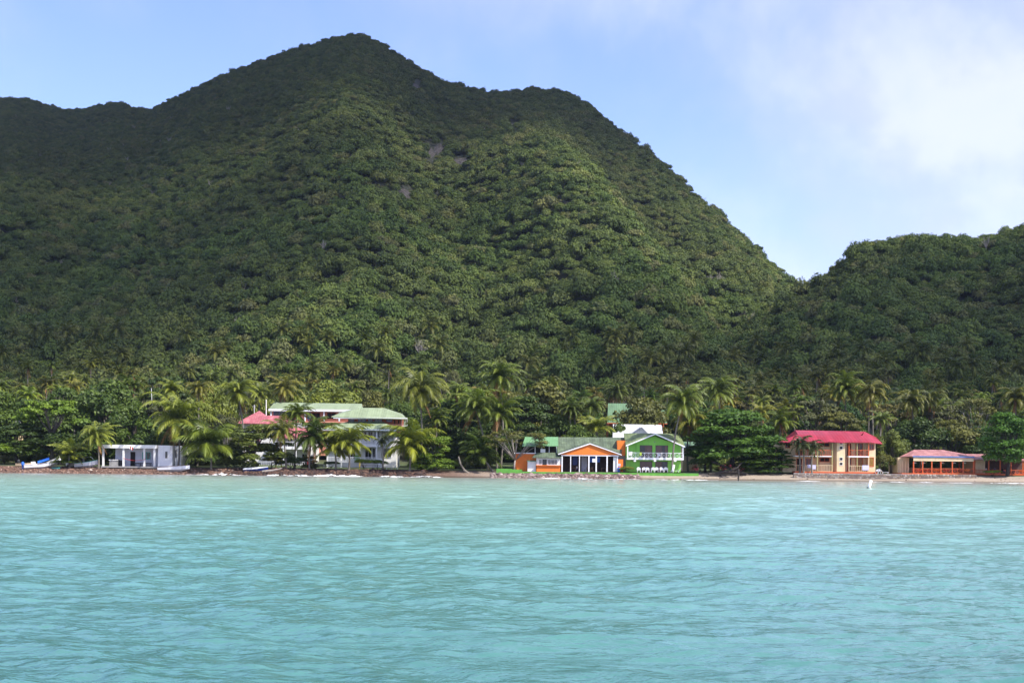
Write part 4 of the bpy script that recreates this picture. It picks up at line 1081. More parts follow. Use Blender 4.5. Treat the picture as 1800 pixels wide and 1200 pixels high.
# --- red roofed cream hotel on the right
d = Bd('red_roofed_hotel', 'cream two storey hotel with a flared crimson roof and a projecting bay', 'hotel', 1460, 829, 272)
wl_ = MB(); d.box(wl_, 1379.5, 776, 1444, 829.5, 2.2, 11); d.box(wl_, 1444.05, 776, 1463.2, 829.5, 1.9, 11); d.box(wl_, 1490, 776, 1527, 829.5, 2.0, 11); d.box(wl_, 1527.05, 777, 1539.5, 829.5, 0.2, 11)
d.part('wall', wl_, M['cream'])
bay = MB(); A = [d.pt(1463,800).x, d.pt(1473.5,800).x, d.pt(1482,800).x, d.pt(1490.5,800).x]
bay.prism([(A[0], d.Y+1.8, d.pt(1476,829.5).z), (A[1]-.3, d.Y-0.2, d.pt(1476,829.5).z), (A[2]+.3, d.Y-0.2, d.pt(1476,829.5).z), (A[3], d.Y+1.8, d.pt(1476,829.5).z)], (0, 0, d.pt(1476,777).z-d.pt(1476,829.5).z))
d.part('bay', bay, M['cream'])
d.roof([[(1368.5,776.3,-0.8),(1402.5,763,3.2),(1516,765,3.2),(1530.5,776.8,-0.8)], [(1402.5,763,3.2),(1398,755.8,6.4),(1519.5,758,6.4),(1512,765,3.2)],
        [(1368.5,776.3,-0.8),(1402.5,763,3.2),(1400,765,10)], [(1530.5,776.8,-0.8),(1516,765,3.2),(1551,779.2,-0.2)], [(1516,765,3.2),(1519.5,758,6.4),(1551,779.2,-0.2)], [(1519.5,758,6.4),(1551,779.2,-0.2),(1540,768,11)],
        [(1398,755.8,6.4),(1519.5,758,6.4),(1525,765,12),(1392,763,12)], [(1398,755.8,6.4),(1402.5,763,3.2),(1372,775,10)]], 'redroof')
d.roof([[(1456,775.5,-0.9),(1476,764.5,2.5),(1478,777.6,-1.3)], [(1478,777.6,-1.3),(1476,764.5,2.5),(1494,776.3,-0.8)]], 'redroof', 0.1, label='pointed roof of the projecting bay')
d.one('plinth', 1396, 828.6, 1540, 831.5, -0.9, 2.1, M['redtrim'])
d.one('balcony_floor', 1396, 800.6, 1462.8, 802.4, -0.5, 2.1, M['white2']); d.one('balcony_floor', 1490.8, 801.2, 1526.8, 803.3, -0.5, 2.0, M['white2'])
for px in (1436, 1462, ): d.post(px, 778, 828.5, -0.4, 0.22, 'olivepost')
for px in (1491.5, 1505.7, 1526): d.post(px, 778, 801, -0.4, 0.16, 'olivepost' if px == 1505.7 else 'redtrim'); d.post(px, 803.4, 828.8, -0.4, 0.16, 'olivepost' if px == 1505.7 else 'cream')
d.window(1444.5, 777.5, 1462, 784.5, 1.9, 'redtrim', 'dark', 1); d.window(1444.5, 803.5, 1462, 811.5, 1.9, 'redtrim', 'dark', 1)
d.window(1384, 777.5, 1393, 787, 2.2, 'redtrim', 'glass', 1); d.window(1404, 778, 1414, 800, 2.2, 'redtrim', 'dark', 0, name='door'); d.window(1404, 805, 1414, 828, 2.2, 'redtrim', 'dark', 0, name='door')
d.window(1420, 778, 1432, 790, 2.2, 'redtrim', 'glass', 1); d.window(1420, 805, 1432, 818, 2.2, 'redtrim', 'browncurtain', 1)
d.window(1493, 778.5, 1500.5, 800.8, 2.0, 'redtrim', 'dark', 0, name='door'); d.window(1508, 778.5, 1521.5, 800.8, 2.0, 'redtrim', 'browncurtain', 1)
d.window(1493.5, 805, 1501, 828, 2.0, 'redtrim', 'browncurtain', 0, name='door'); d.window(1508, 804.5, 1521.5, 826, 2.0, 'redtrim', 'yellowcurtain', 1)
d.window(1527.6, 779.2, 1537, 790.5, 0.2, 'redtrim', 'browncurtain', 1); d.window(1527.5, 803.2, 1536.6, 819.8, 0.2, 'redtrim', 'yellowcurtain', 0)
for (a, b) in ((777.5,781),(784,789.5),(803.5,809),(812,817.5)): d.window(1475.2, a, 1481, b, -0.2, 'white2', 'dark', 0, fr=0.06)
d.rail(1398, 790, 1462, 800.4, -0.4, 'bars', 'redtrim', 22); d.rail(1491, 790.3, 1526.5, 801, -0.4, 'cross', 'redtrim', 5)
d.rail(1398, 817, 1435, 828.4, -0.7, 'bars', 'cream', 10); d.rail(1437, 817, 1462, 828.4, -0.7, 'bars', 'cream', 9); d.rail(1491, 818, 1526.5, 828.8, -0.7, 'bars', 'cream', 10)
def towel(B_, x0, y0, x1, y1, dd, m, label):
    o = thing('towel', label, 'towel', tuple(B_.pt((x0+x1)/2, y0, dd)))
    q = MB(); B_.box(q, x0, y0, x1, y1, dd-.05, dd-.02); B_.box(q, x0, y0-.3, x1, y0, dd-.05, dd+.12); q.build('cloth', M[m], o)
towel(d, 1417.8, 816.7, 1423.5, 822, -0.75, 'lilac', 'smaller lilac towel hanging on the lower left rail of the red roofed hotel')
towel(d, 1424.5, 817, 1432.5, 824.3, -0.75, 'lilac', 'larger lilac towel hanging on the lower left rail of the red roofed hotel')
towel(d, 1514, 817.8, 1525, 826, -0.75, 'lilac', 'lilac towel hanging on the lower right rail of the red roofed hotel')
o = place(WC, tuple(d.pt(1539.5, 831.5, -1.6)), R(-60), 'white plastic chair on the stone wall beside the red roofed hotel'); o.scale = (1.5, 1.2, 1.0)
o = thing('lounge_chair', 'white low lounge chair right of the red roofed hotel', 'lounge chair', tuple(d.pt(1554, 832, -1.2)))
a = d.pt(1554, 832, -1.2); MB().box(a.x-.7, a.x+.5, a.y-.3, a.y+.3, a.z+.26, a.z+.31).build('seat', M['plastic'], o); MB().prism([(a.x-.7,a.y-.3,a.z+.26),(a.x-.64,a.y-.3,a.z+.26),(a.x-.95,a.y-.3,a.z+.7),(a.x-1.01,a.y-.3,a.z+.7)], (0,.6,0)).build('backrest', M['plastic'], o)
for dx in (-.6, .4): MB().box(a.x+dx-.03, a.x+dx+.03, a.y-.28, a.y+.28, a.z, a.z+.26).build('leg', M['plastic'], o)

# --- beach restaurants at the far right
k = Bd('beach_pavilion', 'open beach restaurant pavilion with a faded red hipped roof and cream valance', 'pavilion', 1655, 832, 273)
k.roof([[(1581,802.5,1.0),(1607,790,5),(1657,790.3,5),(1712,804.5,-0.6),(1603,801,-0.6)], [(1607,790,5),(1657,790.3,5),(1685,796,11),(1590,796,11)], [(1657,790.3,5),(1712,804.5,-0.6),(1700,798,11)]], 'rustroof')
k.one('fascia', 1603, 801.6, 1711, 803.4, -0.62, -0.5, M['skyblue']); k.one('valance', 1604.5, 803.6, 1710, 810.3, -0.45, -0.38, M['cream'])
k.one('wall', 1583.5, 803.5, 1603.5, 832, 2.2, 9, M['cream'])
k.one('back_wall', 1604, 822, 1711, 831.6, 8.6, 8.8, M['cream']); k.one('ceiling', 1605, 803.8, 1709, 804.6, 0.0, 8.4, M['cream']); k.one('floor_slab', 1583, 831.7, 1712, 834, -0.8, 9, M['redtrim'])
PXS = (1605, 1621, 1637, 1653, 1673, 1692, 1710)
for px in PXS:
    k.post(px, 810.3, 831.7, -0.3, 0.2, 'redtrim')
for px in (1605, 1640, 1675, 1710): k.post(px, 808, 831.7, 8.3, 0.2, 'redtrim')
for a, b in zip(PXS, PXS[1:]): k.rail(a+.9, 823, b-.9, 831.5, -0.3, 'cross', 'redtrim', 2)
for px in (1586, 1590, 1595, 1600): k.post(px, 806, 831.7, 1.4, 0.14, 'cream')
lab = ['red clothed table at the left end of the beach pavilion','red clothed table under the left middle of the beach pavilion','orange clothed table at the centre of the beach pavilion','red clothed table right of centre in the beach pavilion','orange clothed table at the right end of the beach pavilion']
for i, (px, c) in enumerate(((1614,'redcloth'),(1629,'redcloth'),(1645,'orangecloth'),(1663,'redcloth'),(1699,'orangecloth'))): table(px, 831.5, 274.6+(i % 2)*1.5, lab[i], 'wood', c, 1.1)
for i, (px, lab) in enumerate(((1612,'leftmost white lamp hanging under the pavilion valance'),(1628,'second white lamp from the left under the pavilion valance'),(1661,'middle white lamp hanging under the pavilion valance'),(1681,'second white lamp from the right under the pavilion valance'),(1699,'rightmost white lamp hanging under the pavilion valance'))):
    q = k.pt(px, 810, 1.5); o = thing('hanging_lamp', lab, 'lamp', tuple(q), 0, 'white lamps hanging in the pavilion')
    MB().tube([q-Vector((0,0,.15)), q-Vector((0,0,.3)), q-Vector((0,0,.45))], [.1,.3,.42], 12).build('lamp_shade', M['white2'], o, smooth=True); MB().tube([q+Vector((0,0,.6)), q-Vector((0,0,.15))], .02, 5).build('cord', M['black'], o)
RC = chair_proto(M['redcloth'], False); RC.name = 'dining_chair'
for i, px in enumerate((1609,1619,1625,1634,1641,1650,1658,1668,1681,1687,1694,1704)):
    place(RC, tuple(k.pt(px, 831.6, 1.2+(i*37 % 5)*0.4)), i*1.3, 'red dining chair among the tables of the beach pavilion', 'red chairs in the beach pavilion')
m_ = Bd('right_beach_bar', 'long red roofed beach bar with orange posts at the right edge of the shore', 'beach bar', 1755, 832, 275)
m_.roof([[(1703,807,-0.6),(1697.5,797.3,3.5),(1747,798,3.5),(1752,807.5,-0.6)]], 'rustroof', label='left strip of faded red roof')
m_.roof([[(1750.5,808,-0.6),(1763,798,3.5),(1815,799,3.5),(1825,809,-0.6)]], 'rustroof', label='right strip of faded red roof')
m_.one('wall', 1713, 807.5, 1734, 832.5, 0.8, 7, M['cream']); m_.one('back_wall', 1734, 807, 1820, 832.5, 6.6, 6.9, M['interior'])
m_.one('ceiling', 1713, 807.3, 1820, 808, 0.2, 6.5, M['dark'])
m_.one('floor_slab', 1712, 832.5, 1825, 835, -0.8, 7, M['redtrim'])
for px in (1712.5, 1737, 1757, 1776, 1797, 1818): m_.post(px, 808.5, 832.5, -0.3, 0.2, 'redtrim')
m_.rail(1713.5, 825, 1736, 832.3, -0.3, 'bars', 'redtrim', 9); m_.rail(1738, 825, 1756, 832.3, -0.3, 'cross', 'redtrim', 3); m_.rail(1777, 825.5, 1818, 833, -0.3, 'cross', 'redtrim', 6)
table(1768, 832.5, 276.5, 'orange clothed table beside the trunk of the dark tree in the beach bar', 'wood', 'orangecloth', 1.1)
table(1797, 832.8, 276.5, 'orange clothed table at the far right of the beach bar', 'wood', 'orangecloth', 1.1)

# ------------------------------------------------------------------ people in the beach bar
def person(px, py, Y, shirt, label, face):
    """seated figure: one continuous skinned body, clothing as a child"""
    p = PX(px, py, Y); o = thing('person', label, 'person', tuple(p), face)
    J = {'hip': (0,0,.50,.13), 'waist': (0,.02,.68,.12), 'chest': (0,.03,.92,.145), 'neck': (0,.01,1.10,.055), 'head': (0,-.02,1.22,.085), 'crown': (0,-.01,1.31,.075),
         'sl': (-.19,.03,1.0,.055), 'el': (-.25,-.05,.76,.042), 'wl': (-.17,-.28,.74,.03), 'hl': (-.13,-.36,.75,.035),
         'sr': (.19,.03,1.0,.055), 'er': (.25,-.05,.76,.042), 'wr': (.17,-.28,.74,.03), 'hr': (.13,-.36,.75,.035),
         'kl': (-.12,-.42,.50,.065), 'al': (-.12,-.44,.10,.04), 'fl': (-.12,-.60,.05,.035), 'kr': (.12,-.42,.50,.065), 'ar': (.12,-.44,.10,.04), 'fr': (.12,-.60,.05,.035)}
    ks = list(J); E = ['hip-waist','waist-chest','chest-neck','neck-head','head-crown','chest-sl','sl-el','el-wl','wl-hl','chest-sr','sr-er','er-wr','wr-hr','hip-kl','kl-al','al-fl','hip-kr','kr-ar','ar-fr']
    me = bpy.data.meshes.new('body'); me.from_pydata([J[q][:3] for q in ks], [tuple(ks.index(q) for q in e_.split('-')) for e_ in E], []); me.materials.append(M['skin'])
    b = bpy.data.objects.new('body', me); C.objects.link(b); b.parent = o
    b.modifiers.new('skin', 'SKIN'); 
    for i, q in enumerate(ks):
        me.skin_vertices[0].data[i].radius = (J[q][3],)*2; me.skin_vertices[0].data[i].use_root = q == 'hip'
    b.modifiers.new('sub', 'SUBSURF').levels = 1; b.modifiers['sub'].render_levels = 1
    mb = MB(); mb.tube([(0,0,.46),(0,.02,.68),(0,.03,.95),(0,.03,1.06)], [.17,.16,.185,.09], 10)
    for a in (-1, 1): mb.tube([(a*.15,.03,1.0),(a*.23,-.02,.84)], [.075,.06], 8)
    mb.build('shirt', M[shirt], o, smooth=True, off=(0,0,0))
    t2 = MB()
    for a in (-1, 1): t2.tube([(a*.08,.02,.5),(a*.12,-.42,.51),(a*.12,-.44,.3)], [.115,.085,.06], 8)
    t2.build('trousers', M['navy'], o, smooth=True, off=(0,0,0))
    MB().tube([(0,.0,1.20),(0,.01,1.28),(0,.0,1.36)], [.095,.105,.06], 9).build('hair', M['black'], o, smooth=True, off=(0,0,0))
    return o
for px, sh, lab, fc in ((1733,'white2','person in a white shirt seated at the left end of the red beach bar',0.5),(1741,'black','person in a dark shirt seated behind the left rail of the beach bar',-0.6),(1748.5,'navy','person in a navy shirt seated beside the left roof gap of the beach bar',0.2),(1763,'black','person in a black shirt seated left of the orange clothed table',1.2)):
    person(px, 832.2, 276.3, sh, lab, fc)
person(1014, 829, 273.5, 'white2', 'person in a white shirt seated inside the orange restaurant', 0.9)

# ------------------------------------------------------------------ shore
rg = random.Random(5)
def stones(name, label, n, xr, yr, size, mats, seed, zoff=0.0, kind='stuff', zf=None):
    r_ = np.random.default_rng(seed)
    ico = [(0,0,1),(.894,0,.447),(.276,.851,.447),(-.724,.526,.447),(-.724,-.526,.447),(.276,-.851,.447),(.724,.526,-.447),(-.276,.851,-.447),(-.894,0,-.447),(-.276,-.851,-.447),(.724,-.526,-.447),(0,0,-1)]
    fc = [(0,1,2),(0,2,3),(0,3,4),(0,4,5),(0,5,1),(1,6,2),(2,7,3),(3,8,4),(4,9,5),(5,10,1),(6,7,2),(7,8,3),(8,9,4),(9,10,5),(10,6,1),(11,7,6),(11,8,7),(11,9,8),(11,10,9),(11,6,10)]
    I = np.array(ico); Fc = np.array(fc); V_, F_, T_ = [], [], []
    X = r_.uniform(*xr, n); Yv = shore(X)+r_.uniform(*yr, n)
    Zv = height(X, Yv)
    for i in range(n):
        s = size*r_.lognormal(0, 0.45); sc_ = np.array([s*r_.uniform(.8,1.6), s*r_.uniform(.7,1.3), s*r_.uniform(.45,.8)])
        v = I*sc_*(1+0.2*r_.normal(size=(12,1)))
        a = r_.uniform(0, 6.28); ca, sa = math.cos(a), math.sin(a)
        v = np.stack([v[:,0]*ca-v[:,1]*sa, v[:,0]*sa+v[:,1]*ca, v[:,2]], 1)+[X[i], Yv[i], Zv[i]+zoff]
        V_.append(v); F_.append(Fc+12*i); T_ += [r_.random()]*12
    return tag(npmesh(name, np.concatenate(V_), np.concatenate(F_), mats, T_), label, None, None, kind)
def pebble_mat(name, stops):
    m, t, b, o = mat(name); at = t.add('ShaderNodeAttribute', attribute_name='tint')
    t.link(t.ramp(at.outputs['Fac'], stops), b.inputs['Base Color']); b.inputs['Roughness'].default_value = 0.85; return m
M['shingle'] = pebble_mat('brown_shingle', [(0.0,(0.035,0.02,0.015)),(0.45,(0.13,0.07,0.05)),(0.75,(0.20,0.11,0.075)),(0.96,(0.30,0.20,0.15)),(1.0,(0.5,0.42,0.36))])
M['weed'] = pebble_mat('dark_weed_rock', [(0.0,(0.02,0.012,0.01)),(0.6,(0.065,0.03,0.022)),(1.0,(0.16,0.09,0.06))])
M['rubble'] = pebble_mat('rubble', [(0.0,(0.07,0.045,0.04)),(0.5,(0.17,0.115,0.10)),(0.9,(0.30,0.23,0.21)),(1.0,(0.45,0.38,0.35))])
stones('shingle_beach', 'brown stones of the shingle beach on the left shore', 8500, (-104, -52), (-0.8, 6.5), 0.095, M['shingle'], 1)
stones('seaweed_rocks', 'dark brown seaweed and stones along the middle shore', 6000, (-54, -16), (-0.6, 7.0), 0.16, M['weed'], 2)
stones('rubble_bank', 'purplish rubble stones below the low green wall', 4200, (-4, 24), (-0.2, 4.2), 0.14, M['rubble'], 3)
stones('scattered_pebbles', 'few dark pebbles and debris on the sandy right beach', 260, (-22, 100), (0.5, 6), 0.08, M['weed'], 4)
# mortared stone wall on the right
def stone_wall(label, px0, px1, y0, y1, Y):
    A, B = PX(px0, y0, Y), PX(px1, y1, Y); o = thing('stone_wall', label, 'wall', ((A.x+B.x)/2, Y, gz((A.x+B.x)/2, Y)))
    zt = (A.z+PX(px1, y0+(px1-px0)*math.tan(ROLL), Y).z)/2; zb = zt-1.15
    MB().box(A.x, B.x, Y-.16, Y+.5, zb, zt).build('mortar', M['concrete'], o)
    r_ = random.Random(int(px0)); mb = MB(); z = zb
    while z < zt-.08:
        hgt = r_.uniform(.14,.30); x = A.x
        while x < B.x:
            wd = r_.uniform(.2,.55); dd = r_.uniform(.03,.12); j = lambda: r_.uniform(-.03,.03)
            x1, z1 = min(B.x, x+wd-.03), min(zt+.03, z+hgt-.025)
            if x1-x > .06 and z1-z > .05:
                f0 = [(x+j(), Y-.14, z+j()), (x1+j(), Y-.14, z+j()), (x1+j(), Y-.14, z1+j()), (x+j(), Y-.14, z1+j())]
                f1 = [(q[0]*.8+.2*(x+x1)/2, Y-.16-dd, q[2]*.8+.2*(z+z1)/2) for q in f0]
                mb.add(f0+f1, [(4,5,6,7),(0,1,5,4),(1,2,6,5),(2,3,7,6),(3,0,4,7)], r_.choice((0,0,1,2)))
            x += wd
        z += hgt
    mb.build('stones', [M['rubblestone'], M['palestone'], M['tanstone']], o); return o
M['rubblestone'] = paint('grey_wall_stone', (0.26,0.20,0.17), 0.9, 0.2, 2); M['palestone'] = paint('pale_wall_stone', (0.48,0.42,0.36), 0.9, 0.15, 2); M['tanstone'] = paint('tan_wall_stone', (0.36,0.27,0.19), 0.9, 0.2, 2)
stone_wall('rough stone retaining wall below the red roofed hotel', 1395, 1602, 830.8, 838, 267.6)
stone_wall('rough stone retaining wall below the open beach pavilion', 1602.6, 1716, 833, 840, 267.6)

# small breaker of white foam on the middle shore
def foam(label, x0, x1, seed, hgt, wd):
    r_ = np.random.default_rng(seed); n = int((x1-x0)/0.16); m = 9
    xs = np.linspace(x0, x1, n); prof = np.clip(fbm(xs/3.2, xs*0, seed, 4)*3.2-1.05, 0.03, 1.2)*np.clip(np.minimum(xs-x0, x1-xs)/4, 0.05, 1)
    V_ = []
    for i, x in enumerate(xs):
        s = float(shore(x))-0.2
        for j in range(m):
            t = j/(m-1)*2-1
            z = hgt*prof[i]*(1-t*t)*(0.6+0.8*r_.random())
            V_.append((x+r_.normal()*.05, s+t*wd*(0.5+0.6*prof[i])-0.6, z-0.02))
    idx = np.arange(n*m).reshape(n, m); q = np.stack([idx[:-1,:-1], idx[1:,:-1], idx[1:,1:], idx[:-1,1:]], -1).reshape(-1, 4)
    kp = fbm((q[:,0]//m)/6.0, (q[:,0]%m)/2.0, seed+9, 3) > 0.46
    q = q[kp]
    return tag(npmesh('foam', V_, q, M['foam'], smooth=False), label, None, None, 'stuff')
M['foam'] = paint('sea_foam', (0.85,0.87,0.88), 0.8, 0.08, 3)
foam('white foam of a small wave breaking on the middle shore', -47, -12, 3, 0.26, 1.2)
foam('white foam of a small wave left of the middle shore', -61, -48, 5, 0.24, 1.0)
foam('thin foam edge below the green house', 3, 40, 8, 0.10, 0.5)
foam('thin foam edge on the right beach', 52, 100, 9, 0.09, 0.5)

# ------------------------------------------------------------------ boats
def boat(name, label, px, py, Y, L, W, D, rz, pitch=0.0, roll=0.0, hull='white2', inside='concrete', stripe=None, cat='boat', deck=False):
    p = PX(px, py, Y); g = gz(p.x, Y); o = thing(name, label, cat, (p.x, Y, g), rz); o.rotation_euler = (roll, pitch, rz)
    n = 14; out, inn = [], []
    for i in range(n+1):
        t = i/n; hw = W/2*min(1, (1-t)**0.55*1.25) if t > .35 else W/2*(0.86+0.4*t)
        hw = min(hw, W/2); sheer = D*(1+0.35*t*t); keel = D*0.05+D*0.45*max(0, t-.7)/.3*(t > .7)
        x = (t-.5)*L
        out.append([(x, -hw, sheer), (x, -hw*.82, D*.35+keel*.6), (x, 0, keel), (x, hw*.82, D*.35+keel*.6), (x, hw, sheer)])
        inn.append([(x*.97, -hw*.88, sheer-.02), (x*.97, -hw*.7, D*.45+keel*.5), (x*.97, 0, D*.3+keel), (x*.97, hw*.7, D*.45+keel*.5), (x*.97, hw*.88, sheer-.02)])
    def skin(rows, rev):
        vs = [q for r_ in rows for q in r_]; fs = [(i*5+j, (i+1)*5+j, (i+1)*5+j+1, i*5+j+1) for i in range(len(rows)-1) for j in range(4)]
        return vs, fs
    mb = MB(); vs, fs = skin(out, 0); mb.add(vs, fs+[(0,1,2,3,4)]); mb.build('hull', M[hull], o, off=(0,0,0))
    mb = MB(); vs, fs = skin(inn, 1); mb.add(vs, fs); mb.build('inner_hull', M[inside], o, off=(0,0,0))
    gm_ = MB()
    for s in (0, 4):
        for i in range(n): gm_.bar(out[i][s], out[i+1][s], .09, .07)
    gm_.bar(out[0][0], out[0][4], .1, .08); gm_.build('gunwale', M[stripe or hull], o, off=(0,0,0))
    for t in (.3, .55): MB().box((t-.5)*L-.14, (t-.5)*L+.14, -W*.40, W*.40, D*.78, D*.83).build('thwart', M['white2'], o, off=(0,0,0))
    return o
bt = boat('fishing_boat', 'white fishing boat with a blue covered outboard on the far left shingle', 66, 820, 268.5, 4.8, 1.5, .85, R(20), R(-4), 0)
def motor(o, x, m, label=None):
    mb = MB(); mb.tube([(x,0,.55),(x-.05,0,.9),(x-.08,0,1.25),(x-.02,0,1.45)], [.2,.3,.28,.14], 8); mb.tube([(x-.1,0,-.05),(x-.12,0,.6)], [.08,.12], 6)
    c = mb.build('outboard_motor', M[m], o, smooth=True, off=(0,0,0))
    if label: c['label'] = label
motor(bt, -2.5, 'bluetarp', 'outboard motor wrapped in bright blue cover')
tp = MB(); tp.prism([(.2,-.85,.95),(2.2,-.5,1.35),(2.2,0,1.75),(.2,0,1.4)], (0,.02,0)); 
tp = MB(); rows = [[(x_, y_, .95+.28*(x_)+.45*(1-abs(y_)/.85)) for y_ in (-.85,-.4,0,.4,.85)] for x_ in (.1,.8,1.5,2.2)]
tp.add([q for r_ in rows for q in r_], [(i*5+j, (i+1)*5+j, (i+1)*5+j+1, i*5+j+1) for i in range(3) for j in range(4)]); tp.build('tarpaulin', M['bluetarp'], bt, off=(0,0,0))
cb = MB(); cb.box(-1.1,-.3,-.4,.4,.7,1.35); cb.build('console', M['white2'], bt, off=(0,0,0))
b2 = boat('skiff', 'small tan skiff with a dark outboard left of the blue covered motor', 42, 818, 270.5, 2.9, 1.2, .6, R(8), 0, 0, 'cream', 'wood'); motor(b2, -.9, 'black')
boat('fishing_boat', 'white boat with its bow raised behind the blue tarpaulin boat', 93, 813, 273, 3.6, 1.5, 1.0, R(12), R(-20), 0, 'white2', 'concrete', 'white2')
b3 = boat('fishing_boat', 'white boat with turquoise gunwale beside the first palm', 152, 820, 271, 4.3, 1.5, .95, R(5), R(-5), 0, 'white2', 'turq', 'turq')
cn = MB(); cn.add([(-.6,-.6,1.9),(.9,-.5,2.0),(.9,.5,2.0),(-.6,.6,1.9),(1.4,-.3,1.5),(1.4,.3,1.5)], [(0,1,2,3),(1,4,5,2)]); cn.build('canopy', M['white2'], b3, off=(0,0,0))
for y_ in (-.5, .5): MB().bar((-.4,y_,.7),(-.4,y_,1.9),.05).build('canopy_post', M['metal'], b3, off=(0,0,0))
boat('fishing_boat', 'white upturned hull among debris left of the turquoise trimmed boat', 128, 820, 272.5, 3.0, 1.3, .8, R(170), R(8), R(20), 'white', 'concrete')
boat('kayak', 'small turquoise kayak lying on the grass beside the left shingle', 99, 820, 268.4, 1.5, .5, .2, R(-15), 0, 0, 'turq', 'turq')
boat('long_skiff', 'long white and brown wooden skiff drawn up below the white wing of the hut', 306, 822, 267.6, 6.0, 1.6, .85, R(-3), R(-2), R(-8), 'white2', 'redtrim', 'wood')
boat('rowing_boat', 'navy and white rowing boat lying before the sea grape tree', 450, 822, 268.5, 4.6, 1.3, .6, R(6), R(-3), R(12), 'navy', 'white2', 'white2')
lg = PX(478, 821, 267.8); o = thing('driftwood_log', 'pale driftwood log leaning right of the navy rowing boat', 'log', (lg.x, 267.8, gz(lg.x, 267.8)))
MB().tube([(lg.x-1.8, 267.6, o.location.z+.1),(lg.x, 267.8, o.location.z+.3),(lg.x+1.9, 268, o.location.z+.75)], [.22,.2,.1], 8).build('log', M['pale_branch'], o)

# buoy and posts in the water
q = PX(1526, 857.5, 1); Yb = CH*F/(858-horizon(1527)); q = PX(1526, 858, Yb); o = thing('channel_marker', 'leaning white marker pole standing in the shallow water at the right', 'marker', (q.x, Yb, 0))
MB().tube([(q.x-.05, Yb, -.4),(q.x+.35, Yb, .95)], [.17,.17], 10).build('pole', M['white2'], o, smooth=True); MB().tube([(q.x-.1, Yb, -.35),(q.x+.05, Yb, .12)], [.22,.2], 10).build('collar', M['black'], o, smooth=True)
q = PX(1298, 846, 262.0); o = thing('mooring_post', 'dark wooden mooring post standing at the waterline before the big dark tree', 'post', (q.x, 262, 0))
MB().tube([(q.x, 262, -.8),(q.x+.02, 262, .8),(q.x, 262, 2.2)], [.15,.14,.13], 8).build('timber', M['dark_bark'], o)
def pole(px, ytop, ybot, Y, label, lamp=False, w_=.09, name='utility_pole', px2=None):
    A, B = PX(px2 or px, ybot, Y), PX(px, ytop, Y); g = gz(A.x, Y); o = thing(name, label, 'pole', (A.x, Y, g))
    MB().tube([(A.x, Y, g-.2), tuple(B)], [w_*1.3, w_], 8).build('shaft', M['metal' if lamp else 'white'], o)
    if lamp: MB().tube([tuple(B), (B.x-.5, Y, B.z+.12), (B.x-.9, Y, B.z+.05)], [.05,.05,.08], 6).build('lamp_arm', M['metal'], o)
    return o
pole(266, 682, 760, 298, 'tall thin pale pole in the trees left of the big front palm', False, .055, 'utility_pole', 272)
pole(468, 702, 760, 309, 'white pole standing right of the pink roof apex', False, .1)
o = pole(447, 711, 760, 309, 'short white antenna mast left of the pink roof apex', False, .06, 'antenna_mast')
a = PX(447, 712, 309)
for i in range(4): MB().bar((a.x-.45+.1*i, 309, a.z-.15-.3*i), (a.x+.45-.1*i, 309, a.z-.15-.3*i), .05).build('antenna_rod', M['metal'], o)
# white loungers before the white hotel
for px, lab in ((686,'left white sun lounger on the lawn of the white hotel'),(697,'right white sun lounger on the lawn of the white hotel')):
    a = PX(px, 823, 275.5); a.z = gz(a.x, a.y); o = thing('lounge_chair', lab, 'lounge chair', tuple(a), 0, 'white sun loungers on the hotel lawn')
    MB().box(a.x-.8, a.x+.3, a.y-.3, a.y+.3, a.z+.28, a.z+.33).build('seat', M['plastic'], o); MB().prism([(a.x+.3,a.y-.3,a.z+.28),(a.x+.36,a.y-.3,a.z+.28),(a.x+.7,a.y-.3,a.z+.95),(a.x+.64,a.y-.3,a.z+.95)], (0,.6,0)).build('backrest', M['plastic'], o)
    for dx in (-.7, .2): MB().box(a.x+dx-.03, a.x+dx+.03, a.y-.28, a.y+.28, a.z, a.z+.28).build('leg', M['plastic'], o)
table(563, 822, 276.5, 'white garden table on the lawn below the white hotel', 'white2', None, 1.6)

